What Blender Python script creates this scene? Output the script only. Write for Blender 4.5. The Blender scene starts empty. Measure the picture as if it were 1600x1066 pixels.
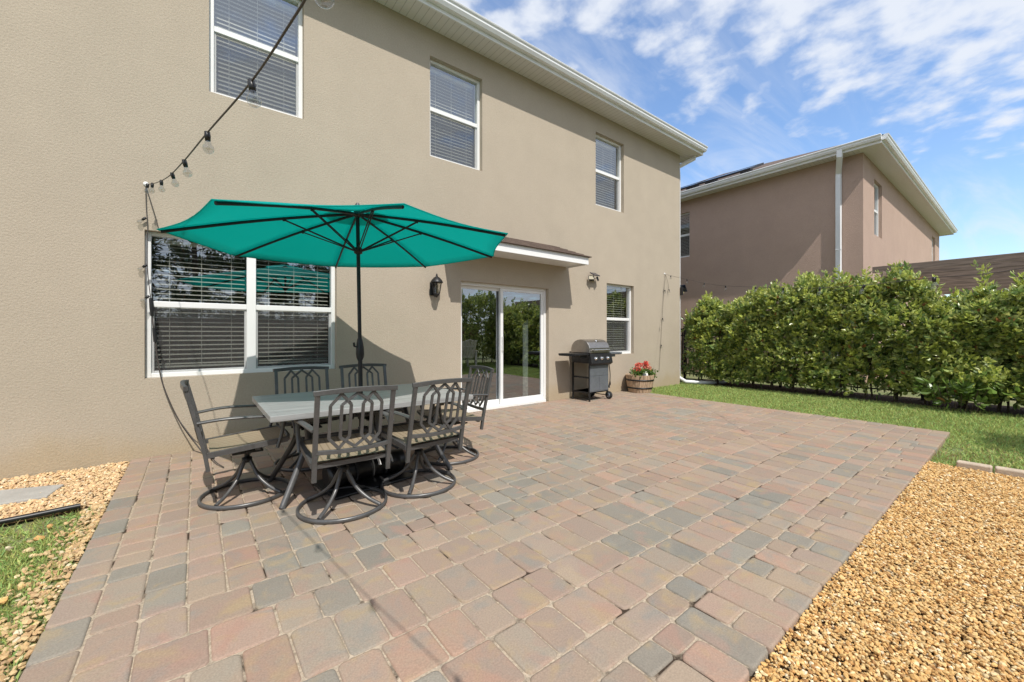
import bpy, bmesh, math, random
import numpy as np
from mathutils import Vector, Matrix, Euler, Quaternion
PI = math.pi
random.seed(7); RNG = np.random.default_rng(11)
scene = bpy.context.scene
COL = scene.collection

# ---------------------------------------------------------------- camera
F_PX, HORIZON = 633.0, 522.0
cam_d = bpy.data.cameras.new('camera'); cam = bpy.data.objects.new('camera', cam_d); COL.objects.link(cam)
cam.location = (0, -5.48, 1.24)
fw = Vector((.615, .789, 0)).normalized()
cam.rotation_euler = (PI/2, 0, math.atan2(-fw.x, fw.y))
cam_d.sensor_width = 36; cam_d.lens = 36*F_PX/1600
cam_d.shift_y = (HORIZON-533)/1600.0
cam_d.clip_start = .05; cam_d.clip_end = 2000
scene.camera = cam

# ---------------------------------------------------------------- sky and sun
SUN = Vector((-.155, -.73, 1.0)).normalized()
w = bpy.data.worlds.new("World"); scene.world = w; w.use_nodes = True
nt = w.node_tree; N = nt.nodes; L = nt.links; N.clear()
def nd(tree, t, **k):
    n = tree.nodes.new(t)
    for a, b in k.items(): setattr(n, a, b)
    return n
out = nd(nt, 'ShaderNodeOutputWorld'); bg = nd(nt, 'ShaderNodeBackground')
sky = nd(nt, 'ShaderNodeTexSky', sky_type='NISHITA', sun_disc=False)
sky.sun_elevation = math.asin(SUN.z); sky.sun_rotation = math.atan2(SUN.x, SUN.y)
sky.air_density = 1.1; sky.dust_density = .6; sky.ozone_density = 1.6
bg.inputs['Strength'].default_value = .15
tc = nd(nt, 'ShaderNodeTexCoord'); sep = nd(nt, 'ShaderNodeSeparateXYZ')
L.new(tc.outputs['Generated'], sep.inputs[0])
def mth(tree, op, a, b=None, c=None, clamp=False):
    n = nd(tree, 'ShaderNodeMath', operation=op); n.use_clamp = clamp
    for i, v in enumerate((a, b, c)):
        if v is None: continue
        if isinstance(v, (int, float)): n.inputs[i].default_value = v
        else: tree.links.new(v, n.inputs[i])
    return n.outputs[0]
zz = mth(nt, 'ADD', mth(nt, 'MAXIMUM', sep.outputs[2], 0.0), .12)
comb = nd(nt, 'ShaderNodeCombineXYZ')
L.new(mth(nt, 'DIVIDE', sep.outputs[0], zz), comb.inputs[0]); L.new(mth(nt, 'DIVIDE', sep.outputs[1], zz), comb.inputs[1])
mp = nd(nt, 'ShaderNodeMapping'); L.new(comb.outputs[0], mp.inputs[0]); mp.inputs['Location'].default_value = (3.1, 1.7, 0)
n1 = nd(nt, 'ShaderNodeTexNoise'); n1.inputs['Scale'].default_value = 7.5; n1.inputs['Detail'].default_value = 10; n1.inputs['Roughness'].default_value = .52; n1.inputs['Distortion'].default_value = .1
n2 = nd(nt, 'ShaderNodeTexNoise'); n2.inputs['Scale'].default_value = .8; n2.inputs['Detail'].default_value = 3
L.new(mp.outputs[0], n1.inputs['Vector']); L.new(mp.outputs[0], n2.inputs['Vector'])
# the cloud field is a patch of altocumulus to the upper right of the houses
sepc = nd(nt, 'ShaderNodeSeparateXYZ'); L.new(comb.outputs[0], sepc.inputs[0])
field = mth(nt, 'MINIMUM', mth(nt, 'MAXIMUM', mth(nt, 'SUBTRACT', mth(nt, 'SUBTRACT', 1.30, mth(nt, 'MULTIPLY', sepc.outputs[0], .55)), sepc.outputs[1]), -.5), .40)
cov = mth(nt, 'ADD', mth(nt, 'MULTIPLY', field, .52), mth(nt, 'MULTIPLY', n2.outputs[0], .30))
dens = mth(nt, 'ADD', n1.outputs[0], mth(nt, 'SUBTRACT', cov, .12))
cr = nd(nt, 'ShaderNodeMapRange', interpolation_type='SMOOTHSTEP'); L.new(dens, cr.inputs[0]); cr.inputs[1].default_value = .45; cr.inputs[2].default_value = .78
cr.inputs[3].default_value = 0; cr.inputs[4].default_value = .92
# thin streaks of cirrus lower down
mp2 = nd(nt, 'ShaderNodeMapping'); L.new(comb.outputs[0], mp2.inputs[0]); mp2.inputs['Rotation'].default_value = (0, 0, .5); mp2.inputs['Scale'].default_value = (.5, 2.2, 1)
n3 = nd(nt, 'ShaderNodeTexNoise'); n3.inputs['Scale'].default_value = 1.6; n3.inputs['Detail'].default_value = 7; n3.inputs['Roughness'].default_value = .6; n3.inputs['Distortion'].default_value = .6
L.new(mp2.outputs[0], n3.inputs['Vector'])
cr3 = nd(nt, 'ShaderNodeMapRange', interpolation_type='SMOOTHSTEP'); L.new(n3.outputs[0], cr3.inputs[0]); cr3.inputs[1].default_value = .42; cr3.inputs[2].default_value = .8; cr3.inputs[4].default_value = .75
cl = mth(nt, 'MAXIMUM', cr.outputs[0], cr3.outputs[0])
mix = nd(nt, 'ShaderNodeMixRGB'); L.new(cl, mix.inputs[0]); tn = nd(nt, 'ShaderNodeMixRGB', blend_type='MULTIPLY'); tn.inputs[0].default_value = 1; L.new(sky.outputs[0], tn.inputs[1]); tn.inputs[2].default_value = (1.05, 1.15, 1.27, 1); L.new(tn.outputs[0], mix.inputs[1]); mix.inputs[2].default_value = (4.75, 5.0, 5.45, 1)
L.new(mix.outputs[0], bg.inputs[0]); L.new(bg.outputs[0], out.inputs[0])

sun_d = bpy.data.lights.new('sun', 'SUN'); sun_d.energy = 3.7; sun_d.angle = math.radians(.5); sun_d.color = (1, .955, .88)
sun = bpy.data.objects.new('sun', sun_d); COL.objects.link(sun); sun.location = (-3, -10, 20)
sun.rotation_euler = (-SUN).to_track_quat('-Z', 'Y').to_euler()
scene.view_settings.view_transform = 'Standard'; scene.view_settings.look = 'None'
scene.view_settings.exposure = .27; scene.view_settings.gamma = 1
scene.render.resolution_x = 1024; scene.render.resolution_y = 682

# ---------------------------------------------------------------- materials
def mat(name, color, rough=.6, metal=0, spec=.5, noise=None, bump=None, attr=False, coat=0, scale2=None, transl=0):
    """noise=(scale, amount) brightness mottling; bump=(scale, strength, distance[, detail])"""
    m = bpy.data.materials.new(name); m.use_nodes = True; t = m.node_tree
    b = t.nodes['Principled BSDF']; b.inputs['Roughness'].default_value = rough; b.inputs['Metallic'].default_value = metal
    b.inputs['Specular IOR Level'].default_value = spec; b.inputs['Coat Weight'].default_value = coat
    col = None
    if attr:
        a = nd(t, 'ShaderNodeAttribute', attribute_name='tint'); col = a.outputs['Color']
    co = nd(t, 'ShaderNodeTexCoord').outputs['Object']
    if noise:
        for k, (sc, am) in enumerate(noise if isinstance(noise[0], tuple) else [noise]):
            n = nd(t, 'ShaderNodeTexNoise'); n.inputs['Scale'].default_value = sc; n.inputs['Detail'].default_value = 5; n.inputs['Roughness'].default_value = .6
            t.links.new(co, n.inputs['Vector'])
            r = nd(t, 'ShaderNodeMapRange'); t.links.new(n.outputs[0], r.inputs[0]); r.inputs[1].default_value = .3; r.inputs[2].default_value = .7
            r.inputs[3].default_value = 1-am; r.inputs[4].default_value = 1+am
            mx = nd(t, 'ShaderNodeVectorMath', operation='SCALE')
            if col is None: mx.inputs[0].default_value = color
            else: t.links.new(col, mx.inputs[0])
            t.links.new(r.outputs[0], mx.inputs['Scale']); col = mx.outputs[0]
    if col is None: b.inputs['Base Color'].default_value = (*color, 1)
    else: t.links.new(col, b.inputs['Base Color'])
    if bump:
        prev = None
        for bp in (bump if isinstance(bump[0], tuple) else [bump]):
            n = nd(t, 'ShaderNodeTexNoise'); n.inputs['Scale'].default_value = bp[0]; n.inputs['Detail'].default_value = bp[3] if len(bp) > 3 else 4
            t.links.new(co, n.inputs['Vector'])
            bu = nd(t, 'ShaderNodeBump'); bu.inputs['Strength'].default_value = bp[1]; bu.inputs['Distance'].default_value = bp[2]
            t.links.new(n.outputs[0], bu.inputs['Height'])
            if prev: t.links.new(prev, bu.inputs['Normal'])
            prev = bu.outputs[0]
        t.links.new(prev, b.inputs['Normal'])
    if transl:
        o = t.nodes['Material Output']; tr = nd(t, 'ShaderNodeBsdfTranslucent')
        if col is None: tr.inputs[0].default_value = (*color, 1)
        else: t.links.new(col, tr.inputs[0])
        ms = nd(t, 'ShaderNodeMixShader'); ms.inputs[0].default_value = transl
        t.links.new(b.outputs[0], ms.inputs[1]); t.links.new(tr.outputs[0], ms.inputs[2]); t.links.new(ms.outputs[0], o.inputs[0])
    return m
M = {}
def stucco(name, c, k=1.0):
    m = mat(name, c, .92, spec=.2, noise=((.5, .04), (2.3, .03), (45, .05), (130, .09)), bump=((60, .42*k, .011*k, 6), (260, .35, .004, 2)))
    t = m.node_tree; b = t.nodes['Principled BSDF']
    # splash staining near the ground and faint vertical streaks of weather
    co = nd(t, 'ShaderNodeTexCoord'); sp = nd(t, 'ShaderNodeSeparateXYZ'); t.links.new(co.outputs['Object'], sp.inputs[0])
    mpp = nd(t, 'ShaderNodeMapping'); t.links.new(co.outputs['Object'], mpp.inputs[0]); mpp.inputs['Scale'].default_value = (2.2, 2.2, .12)
    ns = nd(t, 'ShaderNodeTexNoise'); ns.inputs['Scale'].default_value = 1.3; ns.inputs['Detail'].default_value = 6; t.links.new(mpp.outputs[0], ns.inputs['Vector'])
    st = nd(t, 'ShaderNodeMapRange'); t.links.new(ns.outputs[0], st.inputs[0]); st.inputs[1].default_value = .35; st.inputs[2].default_value = .7; st.inputs[3].default_value = 1.008; st.inputs[4].default_value = .985
    n2_ = nd(t, 'ShaderNodeTexNoise'); n2_.inputs['Scale'].default_value = 2.5; n2_.inputs['Detail'].default_value = 5; t.links.new(co.outputs['Object'], n2_.inputs['Vector'])
    hh = mth(t, 'ADD', sp.outputs[2], mth(t, 'MULTIPLY', n2_.outputs[0], -.5))
    dm = nd(t, 'ShaderNodeMapRange', interpolation_type='SMOOTHSTEP'); t.links.new(hh, dm.inputs[0]); dm.inputs[1].default_value = -.22; dm.inputs[2].default_value = .12; dm.inputs[3].default_value = 1; dm.inputs[4].default_value = 0
    old = b.inputs['Base Color'].links[0].from_socket
    sc = nd(t, 'ShaderNodeVectorMath', operation='SCALE'); t.links.new(old, sc.inputs[0]); t.links.new(st.outputs[0], sc.inputs['Scale'])
    mx = nd(t, 'ShaderNodeMixRGB', blend_type='MULTIPLY'); t.links.new(mth(t, 'MULTIPLY', dm.outputs[0], .8), mx.inputs[0]); t.links.new(sc.outputs[0], mx.inputs[1]); mx.inputs[2].default_value = (.93, .87, .74, 1)
    t.links.new(mx.outputs[0], b.inputs['Base Color'])
    return m
M['stucco'] = stucco('tan stucco', (.424, .362, .285))
M['stucco_brown'] = stucco('brown stucco', (.475, .345, .28), 2.2)
M['white'] = mat('white vinyl', (.78, .78, .77), .4, noise=(3, .03))
M['gutter'] = mat('white gutter', (.76, .77, .78), .35, noise=((1.2, .05), (9, .03)))
M['shingle'] = mat('brown shingle', (.115, .08, .062), .9, noise=((30, .3), (3, .2)), bump=(60, .5, .01))
M['dark_metal'] = mat('bronze powder coat', (.105, .104, .104), .36, metal=.35, noise=((12, .15), (80, .1)), bump=(300, .1, .001))
M['black'] = mat('black plastic', (.012, .012, .013), .4, noise=(20, .3))
M['black_metal'] = mat('black metal', (.02, .02, .021), .45, metal=.3, noise=(20, .2))
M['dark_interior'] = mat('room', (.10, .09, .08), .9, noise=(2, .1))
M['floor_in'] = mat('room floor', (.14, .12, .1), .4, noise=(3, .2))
M['slat'] = mat('blind slat', (.64, .60, .52), .5, noise=(6, .04), transl=.06)
M['curtain'] = mat('pale fabric', (.85, .84, .8), .9, noise=((25, .25), (6, .15)))
M['steel'] = mat('brushed steel', (.34, .32, .30), .28, metal=.9, noise=(15, .1), bump=(200, .05, .001))
M['grill_grey'] = mat('grill sheet metal', (.19, .21, .24), .42, metal=.5, noise=((7, .12), (40, .1)))
M['chrome'] = mat('chrome', (.7, .7, .7), .15, metal=1)
M['rubber'] = mat('rubber', (.02, .02, .02), .8, noise=(20, .2))
M['bulb_socket'] = M['black']
M['cable'] = mat('cable sheath', (.06, .05, .045), .6, noise=(30, .2))
M['concrete'] = mat('concrete slab', (.36, .34, .31), .9, noise=((6, .12), (60, .1)), bump=(80, .3, .004))
M['curb'] = mat('curb stone', (.47, .38, .29), .9, noise=((10, .15), (70, .1)), bump=(50, .5, .006))
M['mulch'] = mat('mulch', (.07, .04, .025), .95, noise=((40, .5), (8, .3)), bump=(60, 1, .03))
M['bark'] = mat('bark', (.10, .075, .05), .9, noise=((20, .3), (4, .2)), bump=(40, .6, .02))
M['wood_white'] = mat('white painted wood', (.72, .7, .66), .6, noise=(9, .06))
M['leaf'] = mat('hedge leaf', (.06, .12, .02), .33, spec=.9, attr=True, noise=(45, .15), transl=.42)
M['petal'] = mat('petal', (.6, .03, .04), .6, attr=True, transl=.3)
M['grass'] = mat('grass blade', (.1, .2, .03), .55, spec=.3, attr=True, transl=.3)
M['pebble'] = mat('pebble', (.5, .35, .2), .75, spec=.35, attr=True, noise=((120, .16), (500, .1)), bump=(300, .3, .001))
M['panel'] = mat('solar cell', (.012, .016, .035), .12, spec=.6, noise=(10, .2))
M['alu'] = mat('aluminium frame', (.05, .05, .055), .4, metal=.8)
M['lens'] = mat('lamp lens', (.28, .24, .14), .25, spec=.5)

def brushed_wood(name, c, sc=(1, 14, 14)):
    m = bpy.data.materials.new(name); m.use_nodes = True; t = m.node_tree; b = t.nodes['Principled BSDF']
    co = nd(t, 'ShaderNodeTexCoord').outputs['Object']; mp_ = nd(t, 'ShaderNodeMapping'); mp_.inputs['Scale'].default_value = sc; t.links.new(co, mp_.inputs[0])
    n = nd(t, 'ShaderNodeTexNoise'); n.inputs['Scale'].default_value = 2.5; n.inputs['Detail'].default_value = 7; n.inputs['Distortion'].default_value = .4; t.links.new(mp_.outputs[0], n.inputs['Vector'])
    r = nd(t, 'ShaderNodeValToRGB'); t.links.new(n.outputs[0], r.inputs[0]); r.color_ramp.elements[0].position = .3; r.color_ramp.elements[1].position = .72
    r.color_ramp.elements[0].color = (*[x*.55 for x in c], 1); r.color_ramp.elements[1].color = (*[min(1, x*1.3) for x in c], 1)
    t.links.new(r.outputs[0], b.inputs['Base Color']); b.inputs['Roughness'].default_value = .75; b.inputs['Specular IOR Level'].default_value = .3
    bu = nd(t, 'ShaderNodeBump'); bu.inputs['Strength'].default_value = .3; bu.inputs['Distance'].default_value = .003; t.links.new(n.outputs[0], bu.inputs['Height']); t.links.new(bu.outputs[0], b.inputs['Normal'])
    return m
M['pergola_wood'] = brushed_wood('weathered pergola wood', (.25, .19, .155), (14, 1, 14))
M['barrel_wood'] = brushed_wood('weathered barrel oak', (.46, .33, .22), (16, 16, 1.5))
M['fence_wood'] = brushed_wood('stained fence wood', (.16, .08, .045), (12, 12, 1))
M['table_top'] = brushed_wood('grey wood grain table top', (.40, .41, .42), (1, 16, 16))
M['table_top'].node_tree.nodes['Principled BSDF'].inputs['Roughness'].default_value = .38
for e, f_ in zip([n for n in M['table_top'].node_tree.nodes if n.type == 'VALTORGB'][0].color_ramp.elements, (.70, 1.12)): e.color = (.345*f_, .345*f_, .34*f_, 1)

def glass_mat(name, ior, tint=(.82, .86, .86), gl=(.9, .95, 1)):
    m = bpy.data.materials.new(name); m.use_nodes = True; t = m.node_tree; t.nodes.remove(t.nodes['Principled BSDF'])
    o = t.nodes['Material Output']; tr = nd(t, 'ShaderNodeBsdfTransparent'); tr.inputs[0].default_value = (*tint, 1)
    g = nd(t, 'ShaderNodeBsdfGlossy'); g.inputs['Roughness'].default_value = 0; g.inputs['Color'].default_value = (*gl, 1)
    r0 = ((ior-1)/(ior+1))**2                      # Schlick reflectance, the same from either side of a thin pane
    ge = nd(t, 'ShaderNodeNewGeometry'); dt = nd(t, 'ShaderNodeVectorMath', operation='DOT_PRODUCT'); t.links.new(ge.outputs['Incoming'], dt.inputs[0]); t.links.new(ge.outputs['Normal'], dt.inputs[1])
    cs = mth(t, 'SUBTRACT', 1.0, mth(t, 'ABSOLUTE', dt.outputs['Value'])); fac = mth(t, 'MULTIPLY_ADD', mth(t, 'POWER', cs, 5.0), 1-r0, r0, True)
    co = nd(t, 'ShaderNodeTexCoord').outputs['Object']; n = nd(t, 'ShaderNodeTexNoise'); n.inputs['Scale'].default_value = 1.5; n.inputs['Detail'].default_value = 1; t.links.new(co, n.inputs['Vector'])
    bu = nd(t, 'ShaderNodeBump'); bu.inputs['Strength'].default_value = .06; bu.inputs['Distance'].default_value = .01; t.links.new(n.outputs[0], bu.inputs['Height']); t.links.new(bu.outputs[0], g.inputs['Normal'])
    ms = nd(t, 'ShaderNodeMixShader'); t.links.new(fac, ms.inputs[0]); t.links.new(tr.outputs[0], ms.inputs[1]); t.links.new(g.outputs[0], ms.inputs[2]); t.links.new(ms.outputs[0], o.inputs[0])
    return m
M['glass'] = glass_mat('window glass', 3.1)
M['door_glass'] = glass_mat('tinted door glass', 3.8, (.45, .5, .5))
M['bulb'] = glass_mat('bulb glass', 1.9, (.84, .84, .82))
def screen_mat():
    m = bpy.data.materials.new('insect screen'); m.use_nodes = True; t = m.node_tree; b = t.nodes['Principled BSDF']
    b.inputs['Base Color'].default_value = (.1, .1, .1, 1); b.inputs['Roughness'].default_value = .8
    tr = nd(t, 'ShaderNodeBsdfTransparent'); ms = nd(t, 'ShaderNodeMixShader'); ms.inputs[0].default_value = .30
    t.links.new(tr.outputs[0], ms.inputs[1]); t.links.new(b.outputs[0], ms.inputs[2]); t.links.new(ms.outputs[0], t.nodes['Material Output'].inputs[0]); return m
M['screen'] = screen_mat()
def stripe_mat(name, c, axis, per, dark=.6, wd=.12, extra=None, rough=.5, bstr=.4):
    m = bpy.data.materials.new(name); m.use_nodes = True; t = m.node_tree; b = t.nodes['Principled BSDF']; b.inputs['Roughness'].default_value = rough
    sp = nd(t, 'ShaderNodeSeparateXYZ'); t.links.new(nd(t, 'ShaderNodeTexCoord').outputs['Object'], sp.inputs[0])
    fr = mth(t, 'FRACT', mth(t, 'DIVIDE', sp.outputs[axis], per)); st = mth(t, 'LESS_THAN', fr, wd)
    mx = nd(t, 'ShaderNodeMixRGB'); t.links.new(st, mx.inputs[0]); mx.inputs[1].default_value = (*c, 1); mx.inputs[2].default_value = (*[x*dark for x in c], 1)
    t.links.new(mx.outputs[0], b.inputs['Base Color'])
    bu = nd(t, 'ShaderNodeBump'); bu.inputs['Strength'].default_value = bstr; bu.inputs['Distance'].default_value = .004; bu.invert = True; t.links.new(st, bu.inputs['Height']); t.links.new(bu.outputs[0], b.inputs['Normal'])
    return m
M['soffit'] = stripe_mat('vented vinyl soffit', (.70, .69, .69), 0, .102, .72, .1)
M['soffit_y'] = stripe_mat('vented vinyl soffit across', (.70, .69, .69), 1, .102, .72, .1)
M['fascia'] = M['gutter']
def canvas_mat():
    m = bpy.data.materials.new('teal canvas'); m.use_nodes = True; t = m.node_tree; b = t.nodes['Principled BSDF']
    co = nd(t, 'ShaderNodeTexCoord').outputs['Object']; n = nd(t, 'ShaderNodeTexNoise'); n.inputs['Scale'].default_value = 3; n.inputs['Detail'].default_value = 4; t.links.new(co, n.inputs['Vector'])
    r = nd(t, 'ShaderNodeValToRGB'); t.links.new(n.outputs[0], r.inputs[0]); r.color_ramp.elements[0].color = (.006, .43, .40, 1); r.color_ramp.elements[1].color = (.01, .50, .47, 1)
    t.links.new(r.outputs[0], b.inputs['Base Color']); b.inputs['Roughness'].default_value = .85; b.inputs['Specular IOR Level'].default_value = .15
    wv = nd(t, 'ShaderNodeTexNoise'); wv.inputs['Scale'].default_value = 7; wv.inputs['Detail'].default_value = 2; t.links.new(co, wv.inputs['Vector'])
    bu = nd(t, 'ShaderNodeBump'); bu.inputs['Strength'].default_value = .25; bu.inputs['Distance'].default_value = .02; t.links.new(wv.outputs[0], bu.inputs['Height']); t.links.new(bu.outputs[0], b.inputs['Normal'])
    tr = nd(t, 'ShaderNodeBsdfTranslucent'); tr.inputs[0].default_value = (.03, .68, .63, 1)
    ms = nd(t, 'ShaderNodeMixShader'); ms.inputs[0].default_value = .55; t.links.new(b.outputs[0], ms.inputs[1]); t.links.new(tr.outputs[0], ms.inputs[2]); t.links.new(ms.outputs[0], t.nodes['Material Output'].inputs[0])
    return m
M['canvas'] = canvas_mat()
def sling_mat():
    m = bpy.data.materials.new('tan woven sling'); m.use_nodes = True; t = m.node_tree; b = t.nodes['Principled BSDF']; b.inputs['Roughness'].default_value = .8
    co = nd(t, 'ShaderNodeTexCoord').outputs['Object']; sp = nd(t, 'ShaderNodeSeparateXYZ'); t.links.new(co, sp.inputs[0])
    a = mth(t, 'SINE', mth(t, 'MULTIPLY', sp.outputs[0], 380)); c = mth(t, 'SINE', mth(t, 'MULTIPLY', sp.outputs[1], 300))
    k = mth(t, 'MULTIPLY_ADD', mth(t, 'MULTIPLY', a, c), .25, .5, True)
    st = mth(t, 'LESS_THAN', mth(t, 'FRACT', mth(t, 'MULTIPLY', sp.outputs[0], 22)), .2)
    r = nd(t, 'ShaderNodeMixRGB'); t.links.new(k, r.inputs[0]); r.inputs[1].default_value = (.20, .155, .10, 1); r.inputs[2].default_value = (.38, .31, .215, 1)
    r2 = nd(t, 'ShaderNodeMixRGB'); t.links.new(mth(t, 'MULTIPLY', st, .65), r2.inputs[0]); t.links.new(r.outputs[0], r2.inputs[1]); r2.inputs[2].default_value = (.15, .115, .065, 1)
    t.links.new(r2.outputs[0], b.inputs['Base Color']); return m
M['sling'] = sling_mat()
def paver_mat():
    m = bpy.data.materials.new('tumbled concrete paver'); m.use_nodes = True; t = m.node_tree; b = t.nodes['Principled BSDF']
    b.inputs['Roughness'].default_value = .88; b.inputs['Specular IOR Level'].default_value = .25
    co = nd(t, 'ShaderNodeTexCoord').outputs['Object']
    a = nd(t, 'ShaderNodeAttribute', attribute_name='tint'); a2 = nd(t, 'ShaderNodeAttribute', attribute_name='tint2')
    off = nd(t, 'ShaderNodeVectorMath', operation='MULTIPLY_ADD'); t.links.new(a2.outputs['Vector'], off.inputs[0]); off.inputs[1].default_value = (30, 50, 70); t.links.new(co, off.inputs[2])
    n = nd(t, 'ShaderNodeTexNoise'); n.inputs['Scale'].default_value = 4.6; n.inputs['Detail'].default_value = 8; n.inputs['Roughness'].default_value = .66; n.inputs['Distortion'].default_value = .7; t.links.new(off.outputs[0], n.inputs['Vector'])
    r = nd(t, 'ShaderNodeMapRange', interpolation_type='SMOOTHSTEP'); t.links.new(n.outputs[0], r.inputs[0]); r.inputs[1].default_value = .38; r.inputs[2].default_value = .64; r.inputs[4].default_value = .95
    mx = nd(t, 'ShaderNodeMixRGB'); t.links.new(r.outputs[0], mx.inputs[0]); t.links.new(a.outputs['Color'], mx.inputs[1]); t.links.new(a2.outputs['Color'], mx.inputs[2])
    # drifts of ochre, rose and slate in the cast concrete, different in every stone
    for q, (cc, sc_, lo, hi, am) in enumerate((((.37, .27, .14), 7.0, .52, .72, .55), ((.36, .20, .155), 5.0, .54, .72, .5), ((.21, .215, .20), 6.0, .53, .74, .6))):
        o2 = nd(t, 'ShaderNodeVectorMath', operation='ADD'); t.links.new(off.outputs[0], o2.inputs[0]); o2.inputs[1].default_value = (q*7.3+3, q*3.1, 5)
        nq = nd(t, 'ShaderNodeTexNoise'); nq.inputs['Scale'].default_value = sc_; nq.inputs['Detail'].default_value = 7; nq.inputs['Distortion'].default_value = .5; t.links.new(o2.outputs[0], nq.inputs['Vector'])
        rq = nd(t, 'ShaderNodeMapRange', interpolation_type='SMOOTHSTEP'); t.links.new(nq.outputs[0], rq.inputs[0]); rq.inputs[1].default_value = lo; rq.inputs[2].default_value = hi; rq.inputs[4].default_value = am
        mq = nd(t, 'ShaderNodeMixRGB'); t.links.new(rq.outputs[0], mq.inputs[0]); t.links.new(mx.outputs[0], mq.inputs[1]); mq.inputs[2].default_value = (*cc, 1); mx = mq
    n4 = nd(t, 'ShaderNodeTexNoise'); n4.inputs['Scale'].default_value = 1.1; n4.inputs['Detail'].default_value = 6; t.links.new(co, n4.inputs['Vector'])
    r4 = nd(t, 'ShaderNodeMapRange'); t.links.new(n4.outputs[0], r4.inputs[0]); r4.inputs[1].default_value = .3; r4.inputs[2].default_value = .7; r4.inputs[3].default_value = 0; r4.inputs[4].default_value = .3
    mx4 = nd(t, 'ShaderNodeMixRGB'); t.links.new(r4.outputs[0], mx4.inputs[0]); t.links.new(mx.outputs[0], mx4.inputs[1]); mx4.inputs[2].default_value = (.34, .255, .185, 1)
    n5 = nd(t, 'ShaderNodeTexNoise'); n5.inputs['Scale'].default_value = 140; n5.inputs['Detail'].default_value = 4; t.links.new(co, n5.inputs['Vector'])
    r5 = nd(t, 'ShaderNodeMapRange'); t.links.new(n5.outputs[0], r5.inputs[0]); r5.inputs[1].default_value = .3; r5.inputs[2].default_value = .7; r5.inputs[3].default_value = .86; r5.inputs[4].default_value = 1.12
    sc = nd(t, 'ShaderNodeVectorMath', operation='SCALE'); t.links.new(mx4.outputs[0], sc.inputs[0]); t.links.new(r5.outputs[0], sc.inputs['Scale'])
    t.links.new(sc.outputs[0], b.inputs['Base Color'])
    bu = nd(t, 'ShaderNodeBump'); bu.inputs['Strength'].default_value = .5; bu.inputs['Distance'].default_value = .002; t.links.new(n5.outputs[0], bu.inputs['Height'])
    bu2 = nd(t, 'ShaderNodeBump'); bu2.inputs['Strength'].default_value = .4; bu2.inputs['Distance'].default_value = .006; t.links.new(n.outputs[0], bu2.inputs['Height']); t.links.new(bu.outputs[0], bu2.inputs['Normal'])
    t.links.new(bu2.outputs[0], b.inputs['Normal']); return m
M['paver'] = paver_mat()
def two_tone(name, c1, c2, sc, lo=.42, hi=.6, rough=.95, bump=(80, .6, .01), detail=6):
    m = bpy.data.materials.new(name); m.use_nodes = True; t = m.node_tree; b = t.nodes['Principled BSDF']; b.inputs['Roughness'].default_value = rough; b.inputs['Specular IOR Level'].default_value = .2
    co = nd(t, 'ShaderNodeTexCoord').outputs['Object']
    n = nd(t, 'ShaderNodeTexNoise'); n.inputs['Scale'].default_value = sc; n.inputs['Detail'].default_value = detail; n.inputs['Roughness'].default_value = .62; t.links.new(co, n.inputs['Vector'])
    r = nd(t, 'ShaderNodeMapRange'); t.links.new(n.outputs[0], r.inputs[0]); r.inputs[1].default_value = lo; r.inputs[2].default_value = hi
    mx = nd(t, 'ShaderNodeMixRGB'); t.links.new(r.outputs[0], mx.inputs[0]); mx.inputs[1].default_value = (*c1, 1); mx.inputs[2].default_value = (*c2, 1)
    n5 = nd(t, 'ShaderNodeTexNoise'); n5.inputs['Scale'].default_value = bump[0]; n5.inputs['Detail'].default_value = 5; t.links.new(co, n5.inputs['Vector'])
    r5 = nd(t, 'ShaderNodeMapRange'); t.links.new(n5.outputs[0], r5.inputs[0]); r5.inputs[1].default_value = .3; r5.inputs[2].default_value = .7; r5.inputs[3].default_value = .7; r5.inputs[4].default_value = 1.3
    s = nd(t, 'ShaderNodeVectorMath', operation='SCALE'); t.links.new(mx.outputs[0], s.inputs[0]); t.links.new(r5.outputs[0], s.inputs['Scale']); t.links.new(s.outputs[0], b.inputs['Base Color'])
    bu = nd(t, 'ShaderNodeBump'); bu.inputs['Strength'].default_value = bump[1]; bu.inputs['Distance'].default_value = bump[2]; t.links.new(n5.outputs[0], bu.inputs['Height']); t.links.new(bu.outputs[0], b.inputs['Normal'])
    return m
M['sand'] = two_tone('joint sand', (.055, .038, .026), (.40, .325, .245), 3.2, .40, .47, detail=8)
M['soil_grass'] = two_tone('lawn soil', (.17, .20, .085), (.28, .25, .15), 1.4, .45, .75, bump=(60, .8, .02))
M['gravel_bed'] = two_tone('gravel bed', (.10, .06, .03), (.30, .19, .09), 60, bump=(120, 1, .02))

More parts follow.
